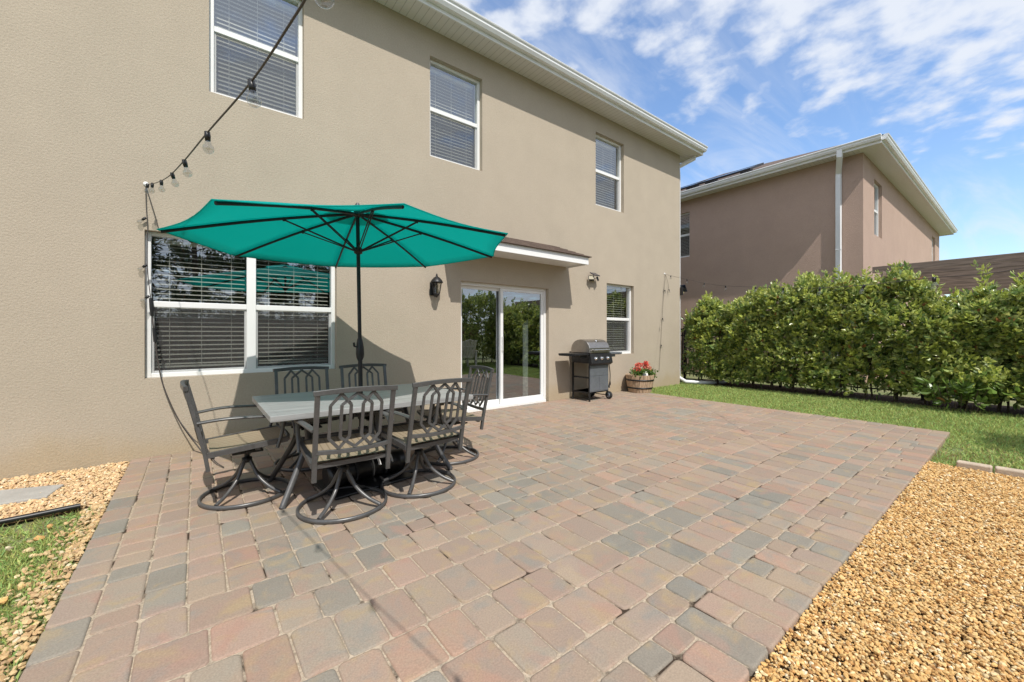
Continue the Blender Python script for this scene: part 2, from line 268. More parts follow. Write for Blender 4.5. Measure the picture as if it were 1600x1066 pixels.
# ---------------------------------------------------------------- mesh helpers
class MB:
    def __init__(s): s.v = []; s.f = []; s.sm = []
    def add(s, vs, fs, smooth=False):
        o = len(s.v); s.v += [tuple(x) for x in vs]; s.f += [tuple(i+o for i in f) for f in fs]; s.sm += [smooth]*len(fs); return s
    def box(s, x0, x1, y0, y1, z0, z1, T=None):
        vs = [Vector((x, y, z)) for x in (x0, x1) for y in (y0, y1) for z in (z0, z1)]
        if T: vs = [T @ v for v in vs]
        return s.add(vs, [(0, 1, 3, 2), (4, 6, 7, 5), (0, 4, 5, 1), (2, 3, 7, 6), (0, 2, 6, 4), (1, 5, 7, 3)])
    def bar(s, p0, p1, w_, h_, up=(0, 0, 1)):
        p0 = Vector(p0); p1 = Vector(p1); d = (p1-p0).normalized(); u = Vector(up)
        if abs(d.dot(u)) > .98: u = Vector((0, 1, 0)) if abs(d.y) < .9 else Vector((1, 0, 0))
        r = d.cross(u).normalized(); u = r.cross(d)
        vs = [p + r*a*w_/2 + u*b*h_/2 for p in (p0, p1) for a, b in ((-1, -1), (1, -1), (1, 1), (-1, 1))]
        return s.add(vs, [(3, 2, 1, 0), (4, 5, 6, 7), (0, 1, 5, 4), (1, 2, 6, 5), (2, 3, 7, 6), (3, 0, 4, 7)])
    def tube(s, pts, r, n=8, closed=False, ry=None, up=None):
        """round (or flattened when ry given) section swept along points"""
        P = [Vector(p) for p in pts]; m = len(P); rs = r if isinstance(r, (list, tuple)) else [r]*m
        vs = []; prev = None
        for i, p in enumerate(P):
            if closed: d = (P[(i+1) % m]-P[i-1]).normalized()
            else: d = (P[min(i+1, m-1)]-P[max(i-1, 0)]).normalized()
            if up: u = Vector(up)
            elif prev is None: u = Vector((0, 0, 1)) if abs(d.z) < .9 else Vector((1, 0, 0))
            else: u = prev
            a = d.cross(u).normalized(); b = a.cross(d).normalized(); prev = b
            for k in range(n):
                t = 2*PI*k/n + PI/n
                vs.append(p + a*math.cos(t)*rs[i] + b*math.sin(t)*(ry if ry else rs[i]))
        fs = [(i*n+k, i*n+(k+1) % n, ((i+1) % m)*n+(k+1) % n, ((i+1) % m)*n+k) for i in range(m if closed else m-1) for k in range(n)]
        s.add(vs, fs, n > 4)
        if not closed:
            s.add(vs[:n], [tuple(range(n-1, -1, -1))]); s.add(vs[-n:], [tuple(range(n))])
        return s
    def lathe(s, prof, c=(0, 0, 0), n=24, T=None, smooth=True):
        vs = []
        for r, z in prof:
            for k in range(n):
                t = 2*PI*k/n; v = Vector((c[0]+r*math.cos(t), c[1]+r*math.sin(t), c[2]+z)); vs.append(T @ v if T else v)
        fs = [(i*n+k, i*n+(k+1) % n, (i+1)*n+(k+1) % n, (i+1)*n+k) for i in range(len(prof)-1) for k in range(n)]
        return s.add(vs, fs, smooth)
    def prism(s, poly, x0, x1, f=lambda a, b, x: (x, a, b)):
        n = len(poly); vs = [f(a, b, x) for x in (x0, x1) for a, b in poly]
        fs = [tuple(range(n-1, -1, -1)), tuple(range(n, 2*n))] + [(i, (i+1) % n, n+(i+1) % n, n+i) for i in range(n)]
        return s.add(vs, fs)
    def build(s, name, m, parent=None, bevel=0, loc=None, recalc=True):
        me = bpy.data.meshes.new(name); me.from_pydata(s.v, [], s.f)
        me.polygons.foreach_set('use_smooth', s.sm)
        if recalc:
            b = bmesh.new(); b.from_mesh(me); bmesh.ops.recalc_face_normals(b, faces=b.faces); b.to_mesh(me); b.free()
        me.materials.append(M[m] if isinstance(m, str) else m); me.update()
        o = bpy.data.objects.new(name, me); COL.objects.link(o)
        if parent: o.parent = parent
        if loc: o.location = loc
        if bevel:
            bm = o.modifiers.new('bevel', 'BEVEL'); bm.width = bevel; bm.segments = 2; bm.limit_method = 'ANGLE'; bm.angle_limit = .7
        return o
def tag(o, label=None, cat=None, group=None, kind=None):
    if label: o['label'] = label
    if cat: o['category'] = cat
    if group: o['group'] = group
    if kind: o['kind'] = kind
    return o
def thing(name, label, cat, loc=(0, 0, 0), rz=0, group=None):
    o = bpy.data.objects.new(name, None); COL.objects.link(o); o.location = loc; o.rotation_euler = (0, 0, rz); o.empty_display_size = .2
    return tag(o, label, cat, group)
def copy_tree(o, parent=None):
    c = o.copy(); COL.objects.link(c); c.parent = parent
    for ch in list(o.children): copy_tree(ch, c)
    return c
def arc(pts, n=8):
    """Catmull-Rom through points"""
    P = [Vector(p) for p in pts]; P = [P[0]*2-P[1]] + P + [P[-1]*2-P[-2]]; o = []
    for i in range(1, len(P)-2):
        for k in range(n):
            t = k/n; a, b, c, d = P[i-1:i+3]
            o.append(.5*((2*b)+(c-a)*t+(2*a-5*b+4*c-d)*t*t+(3*b-a-3*c+d)*t**3))
    o.append(P[-2]); return o
def np_mesh(name, verts, faces, m, parent=None, tint=None, tint2=None, smooth=False, kind=None):
    """verts (n,3) array, faces (k,q) array; tint (n,3) per-vertex colour"""
    me = bpy.data.meshes.new(name); nv, nf, q = len(verts), len(faces), faces.shape[1]
    me.vertices.add(nv); me.vertices.foreach_set('co', np.ascontiguousarray(verts, np.float32).ravel())
    me.loops.add(nf*q); me.loops.foreach_set('vertex_index', np.ascontiguousarray(faces, np.int32).ravel())
    me.polygons.add(nf); me.polygons.foreach_set('loop_start', np.arange(0, nf*q, q, dtype=np.int32))
    me.polygons.foreach_set('use_smooth', np.full(nf, smooth))
    for nm, c in (('tint', tint), ('tint2', tint2)):
        if c is not None:
            a = me.color_attributes.new(nm, 'FLOAT_COLOR', 'POINT'); a.data.foreach_set('color', np.hstack([c, np.ones((nv, 1))]).astype(np.float32).ravel())
    me.update(calc_edges=True); me.materials.append(M[m])
    o = bpy.data.objects.new(name, me); COL.objects.link(o)
    if parent: o.parent = parent
    if kind: o['kind'] = kind
    return o
def scatter(tv, tf, pos, mats, scale, cols):
    """instances of a template as merged arrays; scale (n,) or (n,3)"""
    n, k = len(pos), len(tv); sc = scale[:, None, None] if scale.ndim == 1 else scale[:, None, :]
    V = np.einsum('nij,nkj->nki', mats, tv[None]*sc) + pos[:, None, :]
    F = (tf[None] + (np.arange(n)*k)[:, None, None]).reshape(-1, tf.shape[1])
    return V.reshape(-1, 3), F, np.repeat(cols, k, 0)
def rotmats(n, dirs=None, spin=None):
    """matrices whose local +Y goes along dirs"""
    if dirs is None: dirs = RNG.normal(size=(n, 3))
    d = dirs/np.linalg.norm(dirs, axis=1, keepdims=True)
    r = RNG.normal(size=(n, 3)) if spin is None else spin
    x = np.cross(d, r); x /= np.linalg.norm(x, axis=1, keepdims=True)+1e-9; z = np.cross(x, d)
    return np.stack([x, d, z], axis=2)
def vnoise(x, seed=0, per=1.0):
    """smooth 1-D value noise"""
    r = np.random.default_rng(seed).uniform(-1, 1, 4096); t = np.asarray(x, float)/per+2000; i = np.floor(t).astype(int); f = t-i; f = f*f*(3-2*f)
    return r[i % 4096]*(1-f)+r[(i+1) % 4096]*f
def vnoise3(p, seed=0, per=1.0):
    r = np.random.default_rng(seed).uniform(-1, 1, (32, 32, 32)); t = p/per+1000; i = np.floor(t).astype(int); f = t-i; f = f*f*(3-2*f); o = 0
    for a in (0, 1):
        for b in (0, 1):
            for c in (0, 1):
                o = o + r[(i[:, 0]+a) % 32, (i[:, 1]+b) % 32, (i[:, 2]+c) % 32]*(f[:, 0] if a else 1-f[:, 0])*(f[:, 1] if b else 1-f[:, 1])*(f[:, 2] if c else 1-f[:, 2])
    return o

# ================================================================ GROUND
PX0, PX1, PY0 = -.51, 7.53, -4.85      # patio
g = MB(); g.add([(-150, -150, -.05), (250, -150, -.05), (250, 250, -.05), (-150, 250, -.05)], [(0, 1, 2, 3)])
tag(g.build('ground', 'soil_grass'), kind='structure')
g = MB(); g.add([(-4, -7.2, -.038), (5.72, -7.2, -.038), (5.72, PY0+.02, -.038), (PX0+.02, PY0+.02, -.038), (PX0-.02, -4.9, -.038), (-4, -4.9, -.038)], [(0, 1, 2, 3, 4, 5)])
tag(g.build('gravel_ground', 'gravel_bed'), kind='structure')
g = MB(); g.add([(-6, -1.25, -.038), (PX0+.02, -1.25, -.038), (PX0+.02, 0.0, -.038), (-6, 0.0, -.038)], [(0, 1, 2, 3)])
tag(g.build('gravel_ground', 'gravel_bed'), kind='structure')
# sand bed under the pavers
g = MB(); g.add([(PX0+.02, PY0+.02, -.007), (PX1-.02, PY0+.02, -.007), (PX1-.02, .05, -.007), (PX0+.02, .05, -.007)], [(0, 1, 2, 3)])
tag(g.build('sand_bed', 'sand'), kind='structure')
def make_pavers():
    rects = []
    U = .0805
    def fill_strip_x(x0, x1, y0, y1, lens, seed):          # strip running along X
        r = random.Random(seed); x = x0
        while x < x1-.02:
            l = r.choice(lens)
            if x1-(x+l) < .12: l = x1-x
            rects.append((x, x+l, y0, y1)); x += l
    def fill_strip_y(x0, x1, y0, y1, lens, seed):
        r = random.Random(seed); y = y0
        while y < y1-.02:
            l = r.choice(lens)
            if y1-(y+l) < .12: l = y1-y
            rects.append((x0, x1, y, y+l)); y += l
    fill_strip_y(PX0, PX0+.155, PY0, 0, [.16, .24, .24], 1)       # left border
    fill_strip_y(PX1-.24, PX1, PY0, 0, [.16], 2)              # far border
    # front border: staggered bricks laid across
    x = PX0+.155
    r = random.Random(5); alt = 0
    while x < PX1-.25:
        wd = .165
        if PX1-.24-(x+wd) < .1: wd = PX1-.24-x
        y = PY0; seq = [[.165, .165], [.21, .12], [.12, .21]][r.randrange(3)] if alt else [[.21, .12], [.24, .09], [.33]][r.choice([0, 0, 1, 2])]
        for l in seq: rects.append((x, x+wd, y, y+l)); y += l
        x += wd; alt = 1-alt
    y = PY0+.33; k = 10
    fx0, fx1 = PX0+.155, PX1-.24
    for hh in (.16, .245, .24, .30, .24, .24):              # strips along X near the front
        fill_strip_x(fx0, fx1, y, y+hh, [.165, .165, .165, .20, .235] if hh > .2 else [.165, .235, .165], k); y += hh; k += 1
    ytop = y; macro = .485                                   # modular macro cells
    r = random.Random(77)
    ny = int((0-ytop)/macro)+1; sy = (0-ytop)/ny; nx = round((fx1-fx0)/macro); sx = (fx1-fx0)/nx
    for i in range(nx):
        for j in range(ny):
            X, Y = fx0+i*sx, ytop+j*sy; mode = r.random()
            if X < 1.6: wsx, split = [1/3]*3, 'col'
            elif mode < .5: wsx, split = [1/3]*3, 'col'
            elif mode < .75: wsx, split = [.5, .5], 'col'
            else: wsx, split = [1/3]*3, 'row'
            a = 0
            for w_ in wsx:
                hs = r.choice([[1/3]*3, [.5, .5], [1/3, 2/3], [2/3, 1/3], [.5, .5]]); b = 0
                for h_ in hs:
                    if split == 'col': rects.append((X+a*sx, X+(a+w_)*sx, Y+b*sy, Y+(b+h_)*sy))
                    else: rects.append((X+b*sx, X+(b+h_)*sx, Y+a*sy, Y+(a+w_)*sy))
                    b += h_
                a += w_
    V = []; Fq = []; C1 = []; C2 = []; me_faces = []
    pal = [(.30, .212, .168), (.295, .217, .168), (.285, .222, .168), (.275, .217, .17), (.27, .207, .168)]
    grey = [(.215, .202, .172), (.235, .218, .185), (.20, .188, .162)]
    cn = 4
    for (x0, x1, y0, y1) in rects:
        cx, cy = (x0+x1)/2, (y0+y1)/2
        # grey stones gather in loose bands across the middle of the patio
        band = .5+.5*float(vnoise(cy*1.0+cx*.1, 3, .9)); zone = float(vnoise3(np.array([[cx, cy*1.4, 0]]), 4, 1.25)[0])
        pg = .10+.50*max(0, zone)+.10*(band-.5)
        if cy > -1.3: pg *= .12
        if cx > PX1-1.2: pg *= .2
        if cy < PY0+.33: pg *= .6
        if cx < .6 and cy < -2.3: pg = max(pg, .33)
        if r.random() < pg: c1, c2 = r.choice(grey), r.choice(grey + [pal[3]])
        else: c1, c2 = r.choice(pal), r.choice(pal + [(.335, .21, .155), (.25, .22, .18), (.26, .225, .18), (.31, .24, .175)])
        f_ = r.uniform(.96, 1.17); c1 = [c*f_ for c in c1]; c2 = [c*f_ for c in c2]
        gap = r.uniform(.0018, .0042); rad = min(r.choice([.009, .012, .012, .016, .016, .024])+(.006 if cx < 3.2 and cy < -1.5 else 0), (x1-x0)*.3); zt = r.uniform(-.0015, .0015); tx, ty = r.uniform(-.006, .006), r.uniform(-.006, .006)
        n0 = len(V); rings = []
        for inset, z in ((0, -.05), (0, -.010), (.0025, -.003), (.008, -.0004), (.012, 0)):
            a0, a1, b0, b1 = x0+gap+inset, x1-gap-inset, y0+gap+inset, y1-gap-inset
            rr = max(.004, rad-inset*.4)
            for q, (ex, ey, st) in enumerate(((a1-rr, b1-rr, 0), (a0+rr, b1-rr, 90), (a0+rr, b0+rr, 180), (a1-rr, b0+rr, 270))):
                rq = rr
                for k in range(cn+1):
                    t = math.radians(st+90*k/cn)
                    px, py = ex+rq*math.cos(t), ey+rq*math.sin(t)
                    V.append((px+.0018*math.sin(py*91+cx*50), py+.0018*math.sin(px*83+cy*70), z+(zt+tx*(px-cx)+ty*(py-cy) if z > -.03 else 0)))
        m_ = 4*(cn+1)
        for ring in range(4):
            for k in range(m_):
                me_faces.append((n0+ring*m_+k, n0+ring*m_+(k+1) % m_, n0+(ring+1)*m_+(k+1) % m_, n0+(ring+1)*m_+k))
        me_faces.append(tuple(n0+4*m_+k for k in range(m_)))
        C1 += [c1]*(5*m_); C2 += [c2]*(5*m_)
    me = bpy.data.meshes.new('patio'); me.from_pydata(V, [], me_faces)
    me.polygons.foreach_set('use_smooth', [len(f) == 4 for f in me_faces])
    for nm, C in (('tint', C1), ('tint2', C2)):
        a = me.color_attributes.new(nm, 'FLOAT_COLOR', 'POINT'); a.data.foreach_set('color', np.hstack([np.array(C), np.ones((len(V), 1))]).astype(np.float32).ravel())
    me.materials.append(M['paver']); o = bpy.data.objects.new('patio', me); COL.objects.link(o); tag(o, kind='structure')
make_pavers()

# pebbles
def ico():
    b = bmesh.new(); bmesh.ops.create_icosphere(b, subdivisions=1, radius=1); v = np.array([x.co[:] for x in b.verts]); f = np.array([[q.index for q in x.verts] for x in b.faces]); b.free(); return v, f
IV, IF = ico()
def ico2():
    b = bmesh.new(); bmesh.ops.create_icosphere(b, subdivisions=2, radius=1); v = np.array([x.co[:] for x in b.verts]); f = np.array([[q.index for q in x.verts] for x in b.faces]); b.free(); return v, f
def pebbles(name, xy, smin, smax, z0=-.03, parent=None, fine=False, pale=.35, zr=.02):
    n = len(xy); v, f = ico2() if fine else (IV, IF)
    s = RNG.uniform(smin, smax, n)**1.0; sc = np.stack([s*RNG.uniform(.75, 1.35, n), s*RNG.uniform(.7, 1.1, n), s*RNG.uniform(.4, .75, n)], 1)
    pos = np.stack([xy[:, 0], xy[:, 1], z0+RNG.uniform(0, zr, n)], 1)
    d = RNG.normal(size=(n, 3)); d[:, 2] *= .35
    m = rotmats(n, d, np.tile([[0, 0, 1.]], (n, 1))+RNG.normal(size=(n, 3))*.35)
    base = np.array([(.56, .33, .12), (.66, .44, .19), (.46, .25, .085), (.70, .53, .29), (.58, .39, .17), (.38, .20, .075), (.74, .62, .42), (.62, .39, .15)])
    p = np.array([.2, .2, .12, .12, .16, .06, .04, .10])
    c = base[RNG.choice(8, n, p=p)]*RNG.uniform(.8, 1.2, (n, 1))
    V, F, C = scatter(v + RNG.normal(size=v.shape)*.08, f, pos, m, sc, np.clip(c, 0, .85))
    return V, F, C
def rnd_xy(n, x0, x1, y0, y1): return np.stack([RNG.uniform(x0, x1, n), RNG.uniform(y0, y1, n)], 1)
xy = rnd_xy(92000, .2, 5.68, -6.0, PY0+.0)
xy = xy[(xy[:, 1] > -5.75) | (RNG.random(len(xy)) < .5)]
V, F, C = pebbles('gravel', xy, .0045, .0105)
V2, F2, C2 = pebbles('gravel', rnd_xy(200, 1.2, 5.6, -5.6, PY0-.02), .010, .015, z0=-.012)
o = np_mesh('gravel', np.vstack([V, V2]), np.vstack([F, F2+len(V)]), 'pebble', tint=np.vstack([C, C2]), smooth=False)
tag(o, 'golden brown river gravel bed beside the front edge of the patio', 'gravel', kind='stuff')
# left bed and the stony strip along the patio's left edge
xy = rnd_xy(15000, -2.9, PX0-.005, -1.22, -.01)
V, F, C = pebbles('gravel', xy, .0075, .0145)
n = 1500; ys = RNG.uniform(-4.8, -1.2, n); xs = PX0-.01-np.abs(RNG.normal(size=n))*(.055+.045*np.clip((-1.2-ys), 0, 1))
V2, F2, C2 = pebbles('gravel', np.stack([xs, ys], 1), .007, .017, z0=-.036, zr=.014)
C = C*.72+np.array([.20, .165, .13]); C2 = C2*.62+np.array([.15, .125, .09])
V3, F3, C3 = pebbles('gravel', np.stack([PX0-.05-RNG.random(14)*.5, RNG.uniform(-3.6, -1.5, 14)], 1), .018, .03, z0=-.03, zr=.008)
o = np_mesh('gravel', np.vstack([V, V2, V3]), np.vstack([F, F2+len(V), F3+len(V)+len(V2)]), 'pebble', tint=np.vstack([C, C2, C3]), smooth=False)
tag(o, 'mixed tan gravel between the house wall and the left lawn', 'gravel', kind='stuff')

# grass
GV = np.array([(-.5, 0, 0), (.5, 0, 0), (.38, .5, .08), (-.38, .5, .08), (0, 1, .35)]); GF = np.array([(0, 1, 2), (0, 2, 3), (3, 2, 4)])
def grass(xy, hmin, hmax, wd, dry=.12, base=-.05, lean=.75):
    n = len(xy); d = RNG.normal(size=(n, 3)); d[:, 2] = 0; d = d*lean+np.array([0, 0, 1.])*RNG.uniform(.5, 1.2, (n, 1))
    m = rotmats(n, d); h_ = RNG.uniform(hmin, hmax, n); sc = np.stack([wd*RNG.uniform(.6, 1.3, n), h_, h_], 1)
    c = np.array([(.37, .48, .15)])*RNG.uniform(.65, 1.3, (n, 1))*np.array([[1, 1, 1]]); c[:, 0] *= RNG.uniform(.75, 1.3, n)
    dm = RNG.random(n) < dry; c[dm] = np.array([.36, .29, .13])*RNG.uniform(.7, 1.2, (dm.sum(), 1))
    return scatter(GV, GF, np.stack([xy[:, 0], xy[:, 1], np.full(n, base)], 1), m, sc, c)
def merge(parts):
    V = np.vstack([p[0] for p in parts]); off = 0; Fs = []
    for p in parts: Fs.append(p[1]+off); off += len(p[0])
    return V, np.vstack(Fs), np.vstack([p[2] for p in parts])
# right lawn
n = 150000; xy = rnd_xy(n, 5.72, 10.1, -7.6, .4)
inp = (xy[:, 0] < PX1+.01) & (xy[:, 1] > PY0-.01)
lx = xy[~inp]; lx = lx[~((lx[:, 0] < 9.70) & (lx[:, 1] > -.0))]
bare = vnoise3(np.hstack([lx, np.zeros((len(lx), 1))]), 9, .55)
nearcorner = (lx[:, 0] < 7.2) & (lx[:, 1] > -5.6)
lx = lx[~(nearcorner & (bare > -.15) & (RNG.random(len(lx)) < .72))]
a = grass(lx[lx[:, 0] > 7.0], .035, .075, .009, .07); b = grass(lx[lx[:, 0] <= 7.0], .03, .065, .009, .22)
e = rnd_xy(2600, PX1-.01, PX1+.06, PY0, 0); c = grass(e, .04, .085, .009, .15)
V, F, C = merge([a, b, c]); tag(np_mesh('grass', V, F, 'grass', tint=C), 'sunlit mown lawn between the patio and the hedge', 'grass', kind='stuff')
# left lawn
xy = rnd_xy(70000, -2.7, PX0-.01, -4.6, -1.28)
keep = (PX0-xy[:, 0]) > np.abs(RNG.normal(size=len(xy)))*.12
bare = vnoise3(np.hstack([xy, np.zeros((len(xy), 1))]), 12, .3); keep &= ~((bare > .25) & (RNG.random(len(xy)) < .6))
V, F, C = grass(xy[keep], .03, .06, .007, .16); tag(np_mesh('grass', V, F, 'grass', tint=C), 'patchy green lawn at the left edge of the patio', 'grass', kind='stuff')
# lawn behind the viewer, seen in the door glass
xy = rnd_xy(30000, 5.7, 16, -9.2, -7.6); V, F, C = grass(xy, .04, .08, .016, .05)
tag(np_mesh('grass', V, F, 'grass', tint=C), 'lawn across the garden, mirrored in the sliding door', 'grass', kind='stuff')
# mulch under the hedge
g = MB(); g.add([(9.85, -9, -.03), (11.3, -9, -.03), (11.3, .3, -.03), (9.95, .3, -.03)], [(0, 1, 2, 3)]); tag(g.build('mulch_ground', 'mulch'), kind='structure')

# curb stones between the far gravel and lawn
first = None
for k in range(5):
    y1 = PY0-.30-k*.235
    g = MB(); g.box(-.05, .05, -.11, .11, -.05, .035)
    if k == 0: o = g.build('curb_stone', 'curb', bevel=.012); first = o
    else: o = first.copy(); COL.objects.link(o)
    o.location = (5.72+.02*math.sin(k*2.1), y1, 0); o.rotation_euler = (0, 0, .06*math.sin(k*1.7))
    if k < 2: lab = ['tan edging stone between gravel and lawn, nearest the patio corner', 'second tan edging stone from the patio corner, beside the gravel'][k]
    else: lab = ['third tan edging stone from the patio corner', 'fourth tan edging stone from the patio corner', 'fifth tan edging stone from the patio corner'][k-2]
    tag(o, lab, 'edging stone', 'edging stones along the gravel')
# stepping slab and black edging at the left
g = MB(); g.prism([(-1.25, -.43), (-.86, -.56), (-.90, -.84), (-1.32, -.84)], -.03, .0, lambda a, b, x: (a, b, x))
tag(g.build('stepping_slab', 'concrete', bevel=.008), 'grey concrete slab set in the gravel by the wall', 'paving slab')
g = MB(); g.tube(arc([(-2.8, -1.34, -.01), (-1.6, -1.30, -.006), (-1.0, -1.28, -.004), (-.66, -1.25, -.002)], 8), .019, 10)
tag(g.build('lawn_edging', 'black'), 'black plastic edging strip between gravel and left lawn', 'edging')

# ================================================================ HOUSES
def wall_with_holes(mb, A0, A1, Z0, Z1, holes, T, thick=.2):
    xs = sorted({A0, A1, *[h[0] for h in holes], *[h[1] for h in holes]}); zs = sorted({Z0, Z1, *[h[2] for h in holes], *[h[3] for h in holes]})
    inh = lambda a, z: any(h[0] < a < h[1] and h[2] < z < h[3] for h in holes)
    for i in range(len(xs)-1):
        for j in range(len(zs)-1):
            if inh((xs[i]+xs[i+1])/2, (zs[j]+zs[j+1])/2): continue
            for d in (0, thick):
                mb.add([T(xs[i], d, zs[j]), T(xs[i+1], d, zs[j]), T(xs[i+1], d, zs[j+1]), T(xs[i], d, zs[j+1])], [(0, 1, 2, 3)])
    for (a0, a1, z0, z1) in holes:
        for p, q in (((a0, z0), (a1, z0)), ((a1, z0), (a1, z1)), ((a1, z1), (a0, z1)), ((a0, z1), (a0, z0))):
            if p[1] == q[1] == Z0: continue
            mb.add([T(p[0], 0, p[1]), T(q[0], 0, q[1]), T(q[0], thick, q[1]), T(p[0], thick, p[1])], [(0, 1, 2, 3)])
def tbox(mb, T, a0, a1, d0, d1, z0, z1):
    vs = [T(a, d, z) for a in (a0, a1) for d in (d0, d1) for z in (z0, z1)]
    mb.add(vs, [(0, 1, 3, 2), (4, 6, 7, 5), (0, 4, 5, 1), (2, 3, 7, 6), (0, 2, 6, 4), (1, 5, 7, 3)])
REV = .075
def window(parent, T, a0, a1, z0, z1, units=1, open_slats=.35, bottom=.04, label=None):
    """single hung window: frame, meeting rails, panes, insect screens, blinds"""
    fr = MB(); fw_ = .045; d0 = REV; panes = []; bl = []; scr = []
    uw = (a1-a0)/units
    tbox(fr, T, a0, a0+fw_, d0, d0+.09, z0, z1); tbox(fr, T, a1-fw_, a1, d0, d0+.09, z0, z1)
    tbox(fr, T, a0+fw_, a1-fw_, d0+.001, d0+.09, z0, z0+fw_); tbox(fr, T, a0+fw_, a1-fw_, d0+.001, d0+.09, z1-fw_*.8, z1)
    zm = (z0+z1)/2+.01
    for k in range(units):
        u0 = a0+k*uw+fw_ if k == 0 else a0+k*uw+.045; u1 = a0+(k+1)*uw-fw_ if k == units-1 else a0+(k+1)*uw-.045
        if k: tbox(fr, T, a0+k*uw-.045, a0+k*uw+.045, d0+.002, d0+.09, z0+fw_, z1-fw_*.8)
        tbox(fr, T, u0, u1, d0+.012, d0+.05, zm-.03, zm+.03)                      # meeting rail
        tbox(fr, T, u0, u0+.022, d0+.03, d0+.06, z0+fw_, zm-.03); tbox(fr, T, u1-.022, u1, d0+.03, d0+.06, z0+fw_, zm-.03); tbox(fr, T, u0+.022, u1-.022, d0+.03, d0+.06, z0+fw_, z0+fw_+.022)
        panes.append((u0, u1, zm+.03, z1-fw_*.8, d0+.03)); panes.append((u0+.022, u1-.022, z0+fw_+.022, zm-.03, d0+.052)); scr.append((u0+.004, u1-.004, z0+fw_+.004, zm-.034, d0+.022))
        bl.append((u0+.012, u1-.012, z0+fw_+bottom, z1-fw_))
    w_ = fr.build('window', 'white', parent, bevel=.004)
    if label: w_['label'] = label
    for (p0, p1, q0, q1, d) in panes:
        m = MB(); m.add([T(p0, d, q0), T(p1, d, q0), T(p1, d, q1), T(p0, d, q1)], [(0, 1, 2, 3)]); m.build('pane', 'glass', w_, recalc=False)
    for (p0, p1, q0, q1, d) in scr:
        m = MB(); m.add([T(p0, d, q0), T(p1, d, q0), T(p1, d, q1), T(p0, d, q1)], [(0, 1, 2, 3)]); m.build('screen', 'screen', w_, recalc=False)
    for (p0, p1, q0, q1) in bl:
        m = MB(); dd_ = REV+.12; tbox(m, T, p0, p1, dd_, dd_+.05, q1-.045, q1)
        z = q1-.075; rr = random.Random(int(p0*100)+int(q0*10))
        while z > q0+.03:
            dz = .0225*math.sin(open_slats); dy = .0225*math.cos(open_slats); j = rr.uniform(-.0012, .0012)
            vs = [T(p0, dd_+.025-dy, z-dz+j), T(p1, dd_+.025-dy, z-dz-j), T(p1, dd_+.025+dy, z+dz-j), T(p0, dd_+.025+dy, z+dz+j)]
            vs2 = [Vector(v)+Vector((0, 0, .0028)) for v in vs]
            m.add(vs+vs2, [(3, 2, 1, 0), (4, 5, 6, 7), (0, 1, 5, 4), (1, 2, 6, 5), (2, 3, 7, 6), (3, 0, 4, 7)]); z -= .050
        tbox(m, T, p0, p1, dd_+.003, dd_+.047, z+.01, z+.03)
        for c in (.16, .5, .84):
            a = p0+(p1-p0)*c; tbox(m, T, a-.0025, a+.0025, dd_-.002, dd_+.0, z+.03, q1-.045)
        m.build('blind', 'slat', w_)
    return w_
def hip_roof(parent, x0, x1, y0, y1, z, pitch=.4167, m='shingle'):
    wdt = (y1-y0)/2; hgt = min(wdt, (x1-x0)/2)*pitch; rx0, rx1 = x0+wdt, x1-wdt; ym = (y0+y1)/2
    if rx0 > rx1:
        l = (x1-x0)/2; hgt = l*pitch; xm = (x0+x1)/2; ra, rb = (xm, y0+l, z+hgt), (xm, y1-l, z+hgt)
    else: ra, rb = (rx0, ym, z+hgt), (rx1, ym, z+hgt)
    mb = MB(); th = .02
    v = [(x0, y0, z), (x1, y0, z), (x1, y1, z), (x0, y1, z), ra, rb]
    if rx0 > rx1: fs = [(0, 1, 4), (1, 2, 5, 4), (2, 3, 5), (3, 0, 4, 5), (3, 2, 1, 0)]
    else: fs = [(0, 1, 5, 4), (1, 2, 5), (2, 3, 4, 5), (3, 0, 4), (3, 2, 1, 0)]
    mb.add(v, fs); return mb.build('roof', m, parent)
def gutter_prof(zt):   # K-style gutter section, outwards negative
    return [(0, zt), (-.115, zt), (-.125, zt-.012), (-.118, zt-.03), (-.10, zt-.05), (-.098, zt-.075), (-.07, zt-.12), (0, zt-.12)]
